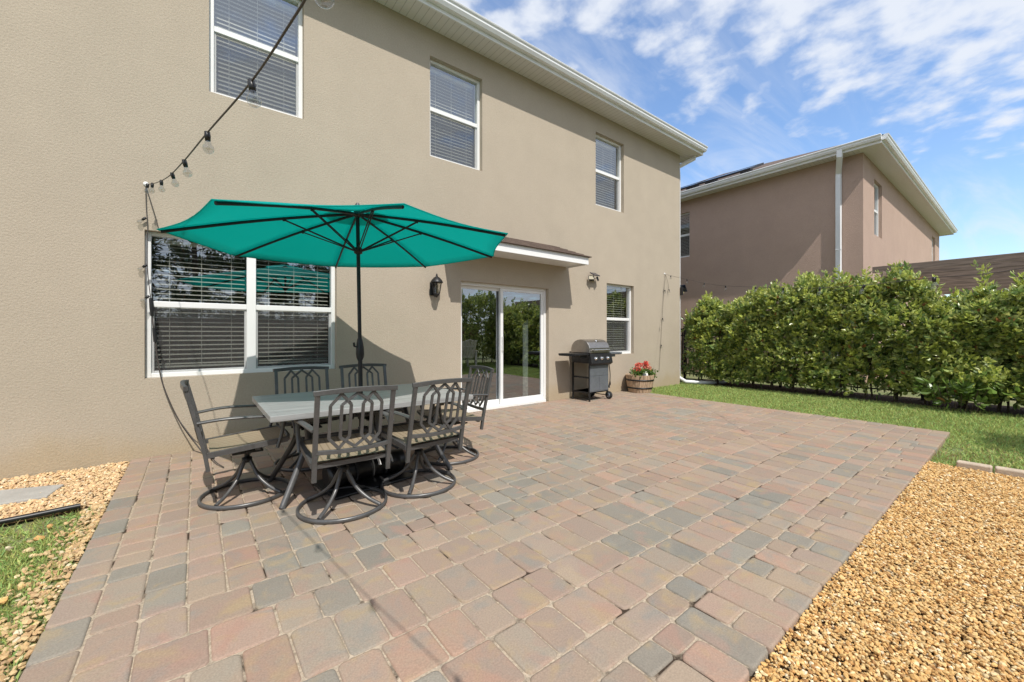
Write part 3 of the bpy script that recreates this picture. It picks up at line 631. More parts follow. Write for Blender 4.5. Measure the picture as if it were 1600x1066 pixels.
def make_house(name, label, X0, X1, Y0_, Y1_, H, wallmat, front, left, right=[], ov=.38, door=None):
    hs = thing(name, label, 'house', (0, 0, 0))
    TF = lambda a, d, z: Vector((a, Y0_+d, z)); TL = lambda a, d, z: Vector((X0+d, a, z)); TR = lambda a, d, z: Vector((X1-d, a, z)); TB = lambda a, d, z: Vector((a, Y1_-d, z))
    mb = MB(); holes = [h[:4] for h in front] + ([door] if door else [])
    wall_with_holes(mb, X0, X1, -.1, H, [(a, b, max(c, -.1), d) for a, b, c, d in holes], TF)
    wall_with_holes(mb, Y0_, Y1_, -.1, H, [h[:4] for h in left], TL); wall_with_holes(mb, Y0_, Y1_, -.1, H, [], TR); wall_with_holes(mb, X0, X1, -.1, H, [], TB)
    mb.build('wall', wallmat, hs, recalc=False)
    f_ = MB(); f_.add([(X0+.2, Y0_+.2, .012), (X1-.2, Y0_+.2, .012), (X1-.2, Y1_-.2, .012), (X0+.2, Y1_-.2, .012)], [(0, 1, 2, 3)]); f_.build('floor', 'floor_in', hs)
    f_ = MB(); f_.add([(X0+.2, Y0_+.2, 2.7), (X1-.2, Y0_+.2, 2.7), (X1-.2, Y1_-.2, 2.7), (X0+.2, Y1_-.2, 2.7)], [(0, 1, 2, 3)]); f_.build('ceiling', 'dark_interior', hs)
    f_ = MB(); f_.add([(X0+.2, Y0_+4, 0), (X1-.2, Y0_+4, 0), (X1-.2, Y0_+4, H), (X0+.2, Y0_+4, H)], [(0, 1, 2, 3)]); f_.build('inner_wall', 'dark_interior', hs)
    for h in front: window(hs, TF, *h[:4], **(h[4] if len(h) > 4 else {}))
    for h in left: window(hs, TL, *h[:4], **(h[4] if len(h) > 4 else {}))
    # eaves
    for b_, mm in (((X0-ov, X1+ov, Y0_-ov, Y0_-.001), 'soffit'), ((X0-ov, X1+ov, Y1_+.001, Y1_+ov), 'soffit'), ((X0-ov, X0-.001, Y0_, Y1_), 'soffit_y'), ((X1+.001, X1+ov, Y0_, Y1_), 'soffit_y')):
        e = MB(); e.box(*b_, H, H+.012); e.build('soffit', mm, hs)
    e = MB()
    e.box(X0-ov-.02, X1+ov+.02, Y0_-ov-.02, Y0_-ov, H-.025, H+.15); e.box(X0-ov-.02, X1+ov+.02, Y1_+ov, Y1_+ov+.02, H-.025, H+.15)
    e.box(X0-ov-.02, X0-ov, Y0_-ov, Y1_+ov, H-.025, H+.15); e.box(X1+ov, X1+ov+.02, Y0_-ov, Y1_+ov, H-.025, H+.15); e.build('fascia', 'gutter', hs)
    hip_roof(hs, X0-ov-.05, X1+ov+.05, Y0_-ov-.05, Y1_+ov+.05, H+.145)
    return hs, TF, TL
HX1 = 9.66; H = 5.76
W = lambda a, b, c, d, **k: (a, b, c, d, k)
house, TF, TL = make_house('stucco_house', 'tan stucco two storey house with white framed windows and a sliding glass door', -9, HX1, 0, 10, H, 'stucco',
    [W(.11, 1.04, 3.87, 5.36, open_slats=.9), W(2.73, 3.66, 3.88, 5.37, open_slats=.75), W(6.44, 7.37, 3.885, 5.38, open_slats=.75),
     W(-.41, 1.42, .79, 2.29, units=2, open_slats=.33, bottom=.03, label='wide twin window with blinds, behind the umbrella'), W(6.79, 7.73, .80, 2.31, open_slats=.25)], [], door=(3.26, 5.13, -.1, 2.075))
# gutter with a returned end
e = MB(); yb = -.40
e.prism([(a+yb, b) for a, b in gutter_prof(H+.155)], -9.4, HX1+.40); e.build('gutter', 'gutter', house)
e = MB(); e.tube([(HX1+.30, -.22, H+.02), (HX1+.30, -.22, H-.07), (HX1+.045, .06, H-.26), (HX1+.045, .06, H-.5), (HX1+.045, .06, .12)], .06, 4, ry=.045)
e.build('downspout', 'gutter', house)
e = MB(); e.tube([(HX1+.045, .06, .14), (HX1+.07, -.12, .04), (HX1+.4, -.42, .015), (HX1+1.1, -.62, .015)], .045, 8); e.build('drain_pipe', 'gutter', house)
# sliding door
sd = MB(); a0, a1, z1 = 3.26, 5.13, 2.075
T = TF; d0 = REV
tbox(sd, T, a0, a0+.05, d0, d0+.12, 0, z1); tbox(sd, T, a1-.05, a1, d0, d0+.12, 0, z1); tbox(sd, T, a0+.05, a1-.05, d0+.001, d0+.12, z1-.05, z1); tbox(sd, T, a0+.05, a1-.05, d0-.06, d0+.12, -.04, .035)
door = sd.build('sliding_door', 'white', house, bevel=.004)
mid = 4.135
for k, (b0, b1, dd_) in enumerate(((a0+.05, mid+.03, .07), (mid-.035, a1-.05, .02))):
    s_ = MB(); st = .055
    D0, D1 = d0+dd_, d0+dd_+.035
    tbox(s_, T, b0, b0+st, D0, D1, .036, z1-.051); tbox(s_, T, b1-st, b1, D0, D1, .036, z1-.051); tbox(s_, T, b0+st, b1-st, D0+.001, D1, .036, .12); tbox(s_, T, b0+st, b1-st, D0+.001, D1, z1-.1, z1-.051)
    s_.build('door_sash', 'white', door, bevel=.003)
    p = MB(); p.add([T(b0+st, D0+.018, .12), T(b1-st, D0+.018, .12), T(b1-st, D0+.018, z1-.1), T(b0+st, D0+.018, z1-.1)], [(0, 1, 2, 3)]); p.build('pane', 'door_glass', door, recalc=False)
hd = MB(); tbox(hd, T, 4.12, 4.135, d0-.01, d0+.02, .95, 1.2); hd.build('handle', 'white', door, bevel=.003)
cu = MB(); n = 60; vs = []; 
for i in range(n+1):
    a = 4.71+.12*i/n; d = .24+.015*math.sin(i*1.1)
    vs += [T(a, d, .10), T(a, d, 1.42+.1*i/n)]
cu.add(vs, [(2*i, 2*i+2, 2*i+3, 2*i+1) for i in range(n)], True); cu.build('curtain', 'curtain', door, recalc=False)
# small roof over the door
cx0, cx1, cz, cp = 2.98, 5.57, 2.52, .54
r_ = MB(); r_.box(cx0, cx1, -cp, -.001, cz, cz+.02); r_.box(cx0-.0, cx1, -cp-.02, -cp, cz-.03, cz+.10); r_.box(cx1, cx1+.02, -cp-.02, -.001, cz-.03, cz+.10); r_.box(cx0-.02, cx0, -cp-.02, -.001, cz-.03, cz+.10)
can = r_.build('door_canopy', 'white', house, bevel=.003)
r_ = MB(); zt = cz+.10; o_ = .06; ph = .42
P = [(cx0-o_, -cp-o_, zt), (cx1+o_, -cp-o_, zt), (cx1+o_, -.001, zt), (cx0-o_, -.001, zt), (cx0+.35, -.001, zt+ph*.62), (cx1-.35, -.001, zt+ph*.62)]
r_.add(P, [(0, 1, 5, 4), (1, 2, 5), (3, 0, 4), (3, 2, 1, 0), (2, 3, 4, 5)])
# shingle courses as thin steps
nrm = Vector((0, -ph*.62, cp+o_)).normalized()
for k in range(5):
    t0, t1 = k/5, (k+1)/5+.02
    def sp(t, l): 
        x = (cx0-o_)+(.35+o_)*t if l else (cx1+o_)-(.35+o_)*t
        return Vector((x, (-cp-o_)*(1-t)-.001*t, zt+ph*.62*t))
    a_, b_, c_, d_ = sp(t0, 1), sp(t0, 0), sp(min(t1, 1), 0), sp(min(t1, 1), 1)
    up_ = Vector((0, -.004, .012))
    r_.add([a_+up_, b_+up_, c_+up_*.3, d_+up_*.3, a_, b_], [(0, 1, 2, 3), (4, 5, 1, 0)])
r_.build('canopy_roof', 'shingle', can, recalc=False)

NX, NY = 13.1, -2.9
nh, TFn, TLn = make_house('brown_house', 'brown stucco two storey neighbouring house behind the hedge', NX, 26.6, NY, 9.5, H, 'stucco_brown',
    [W(14.25, 15.15, 3.9, 5.38, open_slats=.6), W(24.4, 25.3, 3.9, 5.38, open_slats=.6)], [W(1.60, 2.50, 3.85, 5.36, open_slats=.75)], ov=.40)
e = MB(); e.prism([(-a, b) for a, b in gutter_prof(H+.155)], NY-.42, 9.9, lambda a, b, x: (NX-.42-a, x, b)); e.build('gutter', 'gutter', nh)
e = MB(); e.prism([(a+NY-.42, b) for a, b in gutter_prof(H+.155)], NX-.42, 27.0); e.build('gutter', 'gutter', nh)
e = MB(); dy = -2.42
e.tube([(NX-.47, dy-.12, H+.06), (NX-.47, dy-.12, H-.1), (NX-.045, dy, H-.38), (NX-.045, dy, H-.55), (NX-.045, dy, .1)], .075, 4, ry=.05)
for z in (1.6, 3.4): e.box(NX-.086, NX-.01, dy-.06, dy+.06, z, z+.025)
e.build('downspout', 'gutter', nh)
# solar panels on the near roof slope
def solar(k, y0, y1, s0, s1):
    pt = math.atan(.4167)
    R = Matrix.Rotation(-pt, 4, 'Y')
    a = MB(); a.box(s0, s1, y0, y1, .10, .125, R); o = a.build('solar_panel', 'panel', nh, loc=(NX-.45, 0, H+.145))
    b = MB(); 
    for (p, q, r, s) in ((s0-.012, s0, y0, y1), (s1, s1+.012, y0, y1), (s0-.012, s1+.012, y0-.012, y0), (s0-.012, s1+.012, y1, y1+.012)): b.box(p, q, r, s, .07, .132, R)
    for yy in (y0+.3, y1-.3): b.box(s0+.1, s1-.1, yy-.02, yy+.02, .0, .07, R)
    b.build('frame', 'alu', o)
for k in range(5): solar(k, -.35+k*1.72, 1.33+k*1.72, .35, 1.4)

# distant low house seen past the pergola
dh = thing('distant_house', 'low far house with a brown roof beyond the pergola', 'house', (0, 0, 0))
m = MB(); m.box(36, 46, -14, -2.5, 0, 2.4); m.build('wall', 'stucco_brown', dh); hip_roof(dh, 35.5, 46.5, -14.5, -2, 2.4)

# ================================================================ FENCE, PERGOLA
fc = thing('metal_fence', 'black metal picket fence behind the hedge', 'fence', (10.98, 0, 0))
r_ = MB()
for z in (.12, 1.2, 1.38): r_.bar((0, -9, z), (0, 1.6, z), .025, .03)
for z in (.12, 1.2, 1.38): r_.bar((-1.3, 1.6, z), (2.1, 1.6, z), .03, .025)
r_.build('rail', 'black_metal', fc)
r_ = MB(); y = -9
while y < 1.6: r_.bar((0, y, .05), (0, y, 1.4), .016, .016, (0, 1, 0)); y += .105
x = -1.3
while x < 2.1: r_.bar((x, 1.6, .05), (x, 1.6, 1.4), .016, .016, (0, 1, 0)); x += .105
r_.build('picket', 'black_metal', fc)['kind'] = 'stuff'
for y in (-9, -6.6, -4.2, -1.8, .6, 1.6):
    p = MB(); p.box(-.028, .028, y-.028, y+.028, -.05, 1.46); p.build('post', 'black_metal', fc, bevel=.004)

pg = thing('pergola', 'weathered brown wooden pergola rising behind the right of the hedge', 'pergola', (0, 0, 0))
zt = 2.85; x = 12.85; k = 0
for k in range(9):
    r_ = MB(); xx = x+k*1.12; r_.box(xx-.02, xx+.02, -10.5+.03*math.sin(k), -3.12+.04*math.sin(k*3), zt-.15, zt); r_.build('rafter', 'pergola_wood', pg, bevel=.004)
for y in (-3.35, -6.6, -10.2):
    r_ = MB(); r_.box(12.5, 22.4, y-.022, y+.022, zt-.33, zt-.152); r_.box(12.5, 22.4, y-.14, y-.10, zt-.33, zt-.152); r_.build('beam', 'pergola_wood', pg, bevel=.004)
    for xx in (13.1, 17.4, 21.8):
        r_ = MB(); r_.box(xx-.06, xx+.06, y-.099, y-.023, -.05, zt-.17); r_.build('post', 'pergola_wood', pg, bevel=.004)

# ================================================================ HEDGE
LV = np.array([(0, 0, 0), (-.5, .35, .10), (.5, .35, .10), (-.38, .72, .05), (.38, .72, .05), (0, .38, -.02), (0, .74, -.05), (0, 1, -.16)])
LF = np.array([(0, 5, 1), (0, 2, 5), (1, 5, 6), (1, 6, 3), (5, 2, 4), (5, 4, 6), (3, 6, 7), (6, 4, 7)])
def leaf_shoots(pos, dirs, per, lsize, palette, wide=.42, slen=.16, young=.3):
    """shoots of whorled leaves at pos along dirs"""
    n = len(pos); P = []; Dd = []; S = []; C = []; SP = []
    d = dirs/np.linalg.norm(dirs, axis=1, keepdims=True)
    shade = RNG.uniform(.75, 1.2, n); isy = RNG.random(n) < young
    for k in range(per):
        t = k/max(1, per-1); ax = RNG.normal(size=(n, 3)); ax -= (ax*d).sum(1, keepdims=True)*d; ax /= np.linalg.norm(ax, axis=1, keepdims=True)+1e-9
        P.append(pos+d*(t*slen)+ax*.004); spread = 1.25-.8*t
        Dd.append(ax*spread+d*(.35+.5*t)+RNG.normal(size=(n, 3))*.18)
        SP.append(-d+RNG.normal(size=(n, 3))*.45)
        s = lsize*RNG.uniform(.65, 1.15, n)*(1-.3*t); S.append(np.stack([s*wide, s, s], 1))
        pi = RNG.choice(len(palette), n); c = palette[pi]*shade[:, None]*RNG.uniform(.85, 1.15, (n, 1)); old = (RNG.random(n) < .012); c[old] = (.34, .15, .06)
        yl = isy & (t > .45); c[yl] = c[yl]*.3+np.array([.46, .50, .10])*.8*shade[yl][:, None]
        C.append(c)
    P, Dd, S, C, SP = map(np.vstack, (P, Dd, S, C, SP))
    sp = np.cross(np.cross(Dd, SP), Dd)*0+SP
    return scatter(LV, LF, P, rotmats(len(P), Dd, sp), S, C)
HP = np.array([(.40, .49, .13), (.50, .56, .15), (.14, .22, .06), (.60, .62, .20), (.20, .29, .08), (.38, .45, .16), (.16, .25, .07), (.48, .54, .20)])
def make_hedge(parent, length_axis, s0, s1, c, half, Hf, dens, lsize, per=9, seedn=0, palette=HP, twigs=True, zlow=.18, end_gap=None, wide=.5, young=.4):
    """hedge along an axis; c centre of cross direction, half its half thickness"""
    Lh = s1-s0; n = int(Lh*dens*5.6)
    s = RNG.uniform(s0, s1, n); q = RNG.uniform(0, 1, n); Hs = Hf(s)
    # perimeter: front 0-.42, top .42-.62, back .62-1
    z = np.empty(n); cr_ = np.empty(n); nx = np.empty(n); nz = np.empty(n)
    f_ = q < .44; t_ = (q >= .44) & (q < .66); b_ = q >= .66
    z[f_] = zlow+(Hs[f_]-zlow)*(q[f_]/.44)**.95; cr_[f_] = -half; nx[f_] = -1; nz[f_] = .25
    u = (q[t_]-.44)/.22*2-1; z[t_] = Hs[t_]-.12*u*u; cr_[t_] = u*half; nx[t_] = u*.5; nz[t_] = 1.2
    z[b_] = zlow+(Hs[b_]-zlow)*(q[b_]-.66)/.34; cr_[b_] = half; nx[b_] = 1; nz[b_] = .25
    rel = np.clip((z-zlow)/(Hs-zlow), 0, 1); taper = 1-.28*rel**4-.25*(1-rel)**5
    P0 = np.stack([s, cr_*3, z], 1); bump = .19*vnoise3(P0, 5+seedn, .5)+.14*vnoise3(P0, 6+seedn, .24)
    inw = -np.abs(RNG.exponential(.06, n)); cr_ = cr_*taper+np.sign(nx)*(bump+inw)*(~t_); z = z+np.where(t_, bump+inw, 0)
    gap = vnoise3(P0, 8+seedn, .26) > .36; keep = ~(gap & (RNG.random(n) < .7)) & (z > .08)
    if end_gap is not None: keep &= ~((s > end_gap-.28*(1.5-z)) & (z < 1.5))
    keep &= ~((z < .45) & (vnoise(s, 77, .35) > .25) & (RNG.random(n) < .8))
    dv = np.stack([RNG.normal(size=n)*.5, nx+RNG.normal(size=n)*.4, nz+RNG.normal(size=n)*.35+.35], 1)
    pos = np.stack([s, c+cr_, z], 1)[keep]; dv = dv[keep]
    A = leaf_shoots(pos, dv, per, lsize, palette, wide, young=young)
    # long shoots rising above the top
    m_ = int(Lh*14); s = RNG.uniform(s0+.1, s1-.1, m_); Hs = Hf(s); hh = np.abs(RNG.normal(size=m_))*.20+.05; cc = c+RNG.normal(size=m_)*half*.45
    pp = []; dd2 = []; tw = MB()
    for i in range(m_):
        k = int(2+hh[i]/.06); lean = RNG.normal(size=2)*.18
        for j in range(k):
            t = j/k; pp.append((s[i]+lean[0]*t*hh[i], cc[i]+lean[1]*t*hh[i], Hs[i]-.12+t*(hh[i]+.1))); dd2.append((lean[0]+RNG.normal()*.4, lean[1]+RNG.normal()*.4, 1.1))
    B = leaf_shoots(np.array(pp), np.array(dd2), 7, lsize*.95, palette, young=.65)
    # inner filling
    m_ = int(Lh*dens*1.3); s = RNG.uniform(s0, s1, m_); Hs = Hf(s); z = zlow+.05+(Hs-zlow-.2)*RNG.random(m_)
    Cc = leaf_shoots(np.stack([s, c+RNG.uniform(-.7, .7, m_)*half, z], 1), RNG.normal(size=(m_, 3)), 5, lsize*1.1, palette, young=0)
    V, F, C = merge([A, B, Cc])
    st = MB(); rr = random.Random(seedn+3); s = s0+.25
    while s < s1:
        for b in range(3):
            hgt = float(Hf(np.array([s]))[0]); a = rr.uniform(-.25, .25); e_ = rr.uniform(-.3, .3)*half
            st.tube(arc([(s+rr.uniform(-.06, .06), c+e_*.3, -.05), (s+a*.3, c+e_*.7, hgt*.3), (s+a*.8, c+e_, hgt*.62), (s+a*1.3, c+e_*1.6, hgt*.9)], 3), [.016*(1-i/12) for i in range(10)], 5)
        s += .42
    if length_axis == 'y':
        V = V[:, [1, 0, 2]]; F = F[:, ::-1]; st.v = [(b, a, z) for a, b, z in st.v]
    np_mesh('foliage', V, F, 'leaf', parent, tint=C); st.build('stem', 'bark', parent)
hy = np.array([-9, -7.5, -6.5, -5.4, -4.9, -4.66, -4.42, -4.1, -3.92, -3.6, -3.3, -2.96, -2.7, -2.46, -2.2, -2.03, -1.7, -1.3, -.9, -.46, -.2, .05, .25])
hz = np.array([2.2, 2.3, 2.2, 2.12, 2.0, 2.12, 2.05, 2.38, 2.48, 2.4, 2.2, 2.3, 2.32, 2.42, 2.30, 2.42, 2.05, 2.12, 2.02, 2.15, 2.0, 1.8, 1.55])
hedge = thing('hedge', 'dense glossy green hedge along the fence beyond the lawn', 'hedge')
make_hedge(hedge, 'y', -8.8, .18, 10.42, .46, lambda s: np.interp(s, hy, hz)-.19-.13*(s < -4.2)+.16*vnoise(s, 31, .2), 165, .135, zlow=.12, end_gap=.12)
# broad-leaved plant at the hedge's foot
bp = thing('broadleaf_plant', 'low plant with large pale green leaves at the foot of the hedge', 'plant', (9.72, -4.75, 0))
n = 34; pos = np.stack([RNG.normal(size=n)*.07, RNG.normal(size=n)*.22, RNG.uniform(.12, .42, n)], 1)
V, F, C = leaf_shoots(pos, RNG.normal(size=(n, 3))*.5+np.array([-.4, 0, .9]), 4, .17, np.array([(.17, .27, .055), (.20, .30, .07)]), .5, .08, 0); np_mesh('foliage', V, F, 'leaf', bp, tint=C)
s_ = MB()
for i in range(8): s_.tube([(0, (i-3.5)*.05, -.05), (random.uniform(-.1, .05), (i-3.5)*.09, .4)], .005, 5)
s_.build('stem', 'bark', bp)

# ================================================================ behind the viewer (seen in the glass)
h2 = thing('hedge', 'tall dark hedge across the lawn, mirrored in the sliding door', 'hedge')
make_hedge(h2, 'x', 4.6, 15, -8.9, .55, lambda s: 2.30+.25*np.exp(-((s-6.6)/1.0)**2)+.34*vnoise(s, 21, .8)+.25*vnoise(s, 22, .3), 75, .13, 8, 40)
def tree(loc, hgt, label, spread=1.0, pine=True, group=None, cr0=.22, n=900, ls=.20):
    o = thing('pine_tree' if pine else 'shade_tree', label, 'tree', loc, 0, group)
    t = MB(); t.tube(arc([(0, 0, -.1), (.05, .03, hgt*.4), (-.04, .05, hgt*.75), (0, 0, hgt*.97)], 4), [.13*(1-.85*i/12) for i in range(13)], 8); P = []; Dd = []
    for i in range(46):
        z = hgt*RNG.uniform(cr0, .97); a = RNG.uniform(0, 2*PI); rad = spread*((1-z/hgt)*1.3+.22 if pine else .9*math.sqrt(max(.05, 1-((z/hgt-.62)/.42)**2)))*RNG.uniform(.6, 1.1)
        e_ = np.array([math.cos(a)*rad, math.sin(a)*rad, z+rad*.15]); t.tube([(0, 0, z-.1), tuple(e_*np.array([.5, .5, 1])), tuple(e_)], [.03, .018, .006], 5)
        k = n//46
        for j in range(k):
            f_ = RNG.uniform(.25, 1.05); p = np.array([0, 0, z-.1])*(1-f_)+e_*f_+RNG.normal(size=3)*.11*spread; P.append(p); Dd.append((math.cos(a), math.sin(a), .5))
    pal = np.array([(.09, .13, .05), (.12, .16, .06), (.10, .12, .06)]) if pine else np.array([(.05, .09, .02), (.07, .12, .03)])
    V, F, C = leaf_shoots(np.array(P), np.array(Dd)+RNG.normal(size=(len(P), 3))*.5, 6, ls, pal, .22 if pine else .45, .2, 0)
    np_mesh('crown', V, F, 'leaf', o, tint=C); t.build('trunk', 'bark', o); return o
labs = ['slim pine far behind the viewer, leftmost of the mirrored row', 'second pine from the left of the mirrored row', 'third pine from the left of the mirrored row', 'fourth pine from the left of the mirrored row', 'fifth pine from the left of the mirrored row', 'sixth pine from the left of the mirrored row', 'rightmost pine of the mirrored row']
for k in range(7): tree((-3.4+k*1.55+RNG.uniform(-.3, .3), -14.5+RNG.uniform(-.5, .5), 0), 8.3+RNG.uniform(-1.2, 1.0), labs[k], 1.15, True, 'pines behind the garden', .12, 1000, .26)
tree((6.9, -8.4, 0), 4.0, 'small leafy tree behind the viewer that shades the far lawn', .85, False, None, .3, 1100, .13)
wf = thing('wooden_fence', 'brown board fence behind the garden, mirrored in the twin window', 'fence', (0, -12.6, 0))
b = MB(); x = -9
while x < 12: b.box(x, x+.135, -.012, .012, 0, 1.8+.01*math.sin(x*7)); x += .142
b.build('boards', 'fence_wood', wf)
b = MB()
for z in (.35, 1.45): b.box(-9, 12, -.06, -.013, z, z+.09)
b.build('rail', 'fence_wood', wf)
# white garden chair by the far hedge
gc = thing('garden_chair', 'white wooden garden chair across the lawn, mirrored in the door', 'chair', (7.9, -7.3, 0), PI)
b = MB(); 
for k in range(5): b.box(-.3, .3, -.25+k*.1, -.17+k*.1, .36+.01*k, .385+.01*k)
b.build('seat', 'wood_white', gc)
b = MB()
for k in range(5): b.bar((-.25+k*.125, -.27, .36), (-.26+k*.13, -.47, .98+.03*(2-abs(k-2))), .1, .02, (0, 1, 0))
b.bar((-.3, -.40, .78), (.3, -.40, .78), .03, .06); b.build('backrest', 'wood_white', gc)
for sx in (-1, 1):
    b = MB(); b.box(sx*.34-.05, sx*.34+.05, -.4, .32, .60, .622); b.build('armrest', 'wood_white', gc)
    b = MB(); b.box(sx*.34-.02, sx*.34+.02, .2, .28, -.05, .60); b.build('leg', 'wood_white', gc)
    b = MB(); b.bar((sx*.34, -.38, -.05), (sx*.34, -.36, .60), .04, .07); b.build('leg', 'wood_white', gc)

# ================================================================ TABLE, CHAIRS, UMBRELLA
TXc, TYc, TL_, TW_, TZ = 1.16, -1.88, 1.56, 1.10, .70
tb = thing('patio_table', 'rectangular grey wood grain patio table with curved metal legs', 'table', (TXc, TYc, 0))
t = MB(); hw, hd_ = TL_/2, TW_/2
for k in range(6):
    y0 = -hd_+.05+k*(TW_-.1)/6; t.box(-hw+.05, hw-.05, y0+.0008, y0+(TW_-.1)/6-.0008, TZ-.022, TZ-.002)
t.build('tabletop', 'table_top', tb, bevel=.0015)
t = MB(); t.box(-hw, hw, -hd_, -hd_+.05, TZ-.04, TZ); t.box(-hw, hw, hd_-.05, hd_, TZ-.04, TZ); t.box(-hw, -hw+.05, -hd_+.05, hd_-.05, TZ-.039, TZ-.0005); t.box(hw-.05, hw, -hd_+.05, hd_-.05, TZ-.039, TZ-.0005)
t.build('table_rim', 'table_top', tb, bevel=.003)
t = MB()
for y in (-.3, .3): t.bar((-hw+.1, y, TZ-.06), (hw-.1, y, TZ-.06), .03, .035)
for x in (-.52, .52): t.bar((x, -hd_+.08, TZ-.06), (x, hd_-.08, TZ-.06), .03, .035)
t.build('underframe', 'dark_metal', tb)
for sx in (-1, 1):
    for sy in (-1, 1):
        t = MB(); t.tube(arc([(sx*.55, sy*.40, TZ-.05), (sx*.50, sy*.28, .50), (sx*.50, sy*.20, .38), (sx*.58, sy*.25, .20), (sx*.68, sy*.33, .0)], 6), .024, 8, ry=.016); t.build('leg', 'dark_metal', tb)
t = MB(); t.tube([(-.5, -.2, .40), (-.5, .2, .40)], .014, 8); t.tube([(.5, -.2, .40), (.5, .2, .40)], .014, 8); t.tube([(-.5, 0, .40), (.5, 0, .40)], .014, 8); t.lathe([(.03, .375), (.05, .375), (.05, .425), (.03, .425)], n=16); t.build('stretcher', 'dark_metal', tb)

def make_chair():
    c = thing('patio_chair', 'x', 'chair')
    m = MB(); m.tube([(.295*math.cos(a*PI/20), .295*math.sin(a*PI/20), .016) for a in range(40)], .011, 8, closed=True, ry=.016, up=(0, 0, 1)); m.build('base_ring', 'dark_metal', c)
    for a in (45, 135, 225, 315):
        ca, sa = math.cos(math.radians(a)), math.sin(math.radians(a)); l = MB()
        l.tube(arc([(.02*ca, .02*sa, .27), (.045*ca, .045*sa, .23), (.10*ca, .10*sa, .14), (.19*ca, .19*sa, .07), (.285*ca, .285*sa, .028)], 5), .0135, 8); l.build('leg', 'dark_metal', c)
    m = MB(); m.lathe([(0, .25), (.035, .25), (.035, .285), (.018, .29), (.018, .325), (.05, .328), (.05, .335), (0, .335)], n=16); m.box(-.09, .09, -.10, .10, .336, .348); m.box(-.16, .16, -.012, .012, .349, .368); m.tube([(-.07, -.10, .33), (-.07, -.17, .335)], .008, 6)
    m.build('swivel', 'black_metal', c)
    # seat frame and sling
    zf = lambda y: .40+.04*(y+.24)/.48
    m = MB()
    for sx in (-1, 1): m.bar((sx*.245, -.25, zf(-.25)), (sx*.245, .24, zf(.24)), .03, .035)
    m.tube(arc([(-.24, .24, zf(.24)), (-.1, .262, zf(.25)), (.1, .262, zf(.25)), (.24, .24, zf(.24))], 5), .016, 8); m.bar((-.23, -.22, zf(-.22)-.02), (.23, -.22, zf(-.22)-.02), .025, .03); m.bar((-.23, .05, zf(.05)-.03), (.23, .05, zf(.05)-.03), .03, .02)
    m.build('seat_frame', 'dark_metal', c)
    m = MB(); nx_, ny_ = 10, 10; vs = []
    for j in range(ny_+1):
        for i in range(nx_+1):
            x = -.232+.464*i/nx_; y = -.235+.475*j/ny_; vs.append((x, y, zf(y)+.012-.022*(1-(x/.232)**2)*math.sin(PI*j/ny_)**.5))
    k0 = (nx_+1)*(ny_+1); vs2 = [(a, b, z-.006) for a, b, z in vs]
    fs = [(j*(nx_+1)+i, j*(nx_+1)+i+1, (j+1)*(nx_+1)+i+1, (j+1)*(nx_+1)+i) for j in range(ny_) for i in range(nx_)]
    m.add(vs+vs2, fs+[tuple(k0+q for q in f[::-1]) for f in fs], True); m.build('seat', 'sling', c, recalc=False)
    # back
    by = lambda z: -.245-.125*((z-.30)/.58)**1.15 if z > .3 else -.245
    bp_ = lambda x, z: (x, by(z)-.018*(1-(x/.25)**2), z)
    m = MB()
    for sx in (-1, 1): m.tube([(sx*.238, by(z), z) for z in (.29, .40, .5, .6, .7, .8, .872)], .021, 4, ry=.017, up=(0, 1, 0))
    m.tube([bp_(-.262+.524*i/10, .872+.012*math.sin(PI*i/10)) for i in range(11)], .017, 4, ry=.023, up=(0, 0, 1))
    m.tube([bp_(-.235+.47*i/8, .485-.012*math.sin(PI*i/8)) for i in range(9)], .013, 4, ry=.02, up=(0, 0, 1)); m.build('back_frame', 'dark_metal', c, bevel=.003)
    m = MB(); zt_, zb_ = .872, .485
    for k, (cx_, hw_) in enumerate(((-.10, .062), (0, .095), (.10, .062))):
        pts = [(cx_, zt_-.01), (cx_-hw_, zt_-.085), (cx_-hw_, zb_+.085), (cx_, zb_+.012), (cx_+hw_, zb_+.085), (cx_+hw_, zt_-.085), (cx_, zt_-.01)]
        for p, q in zip(pts[:-1], pts[1:]):
            a = Vector(bp_(*p)); b = Vector(bp_(*q)); m.bar(a, b, .019 , .011+.0006*k, (0, -1, .3))
    m.build('back_lattice', 'dark_metal', c)
    for sx in (-1, 1):
        m = MB(); m.tube(arc([(sx*.245, by(.62)+.005, .63), (sx*.272, -.15, .645), (sx*.282, .02, .64), (sx*.275, .17, .625), (sx*.268, .215, .60)], 5), .024, 8, ry=.011, up=(0, 0, 1)); m.build('armrest', 'dark_metal', c)
        m = MB(); m.tube(arc([(sx*.268, .212, .61), (sx*.266, .20, .5), (sx*.262, .17, .39)], 4), .013, 8, ry=.016); m.build('arm_post', 'dark_metal', c)
    return c
chair0 = make_chair()
rd = math.radians
chairs = [((.31, -1.74), rd(-90), 'grey metal swivel chair at the left end of the table'),
          ((.84, -2.42), rd(-2), 'grey metal swivel chair nearest the viewer, left of the two with backs turned'),
          ((1.45, -2.37), rd(5), 'grey metal swivel chair with backs turned, right of the nearest one'),
          ((2.02, -1.85), rd(84), 'grey metal swivel chair at the right end of the table near the sliding door'),
          ((.87, -1.17), rd(180), 'grey metal swivel chair on the wall side, in shade under the twin window'),
          ((1.50, -1.14), rd(178), 'grey metal swivel chair on the wall side, right of the umbrella pole')]
srcs = [copy_tree(chair0) for _ in range(5)]
for o, ((x, y), rz, lab) in zip([chair0]+srcs, chairs):
    o.location = (x, y, 0); o.rotation_euler = (0, 0, rz); tag(o, lab, 'chair', 'patio chairs around the table')
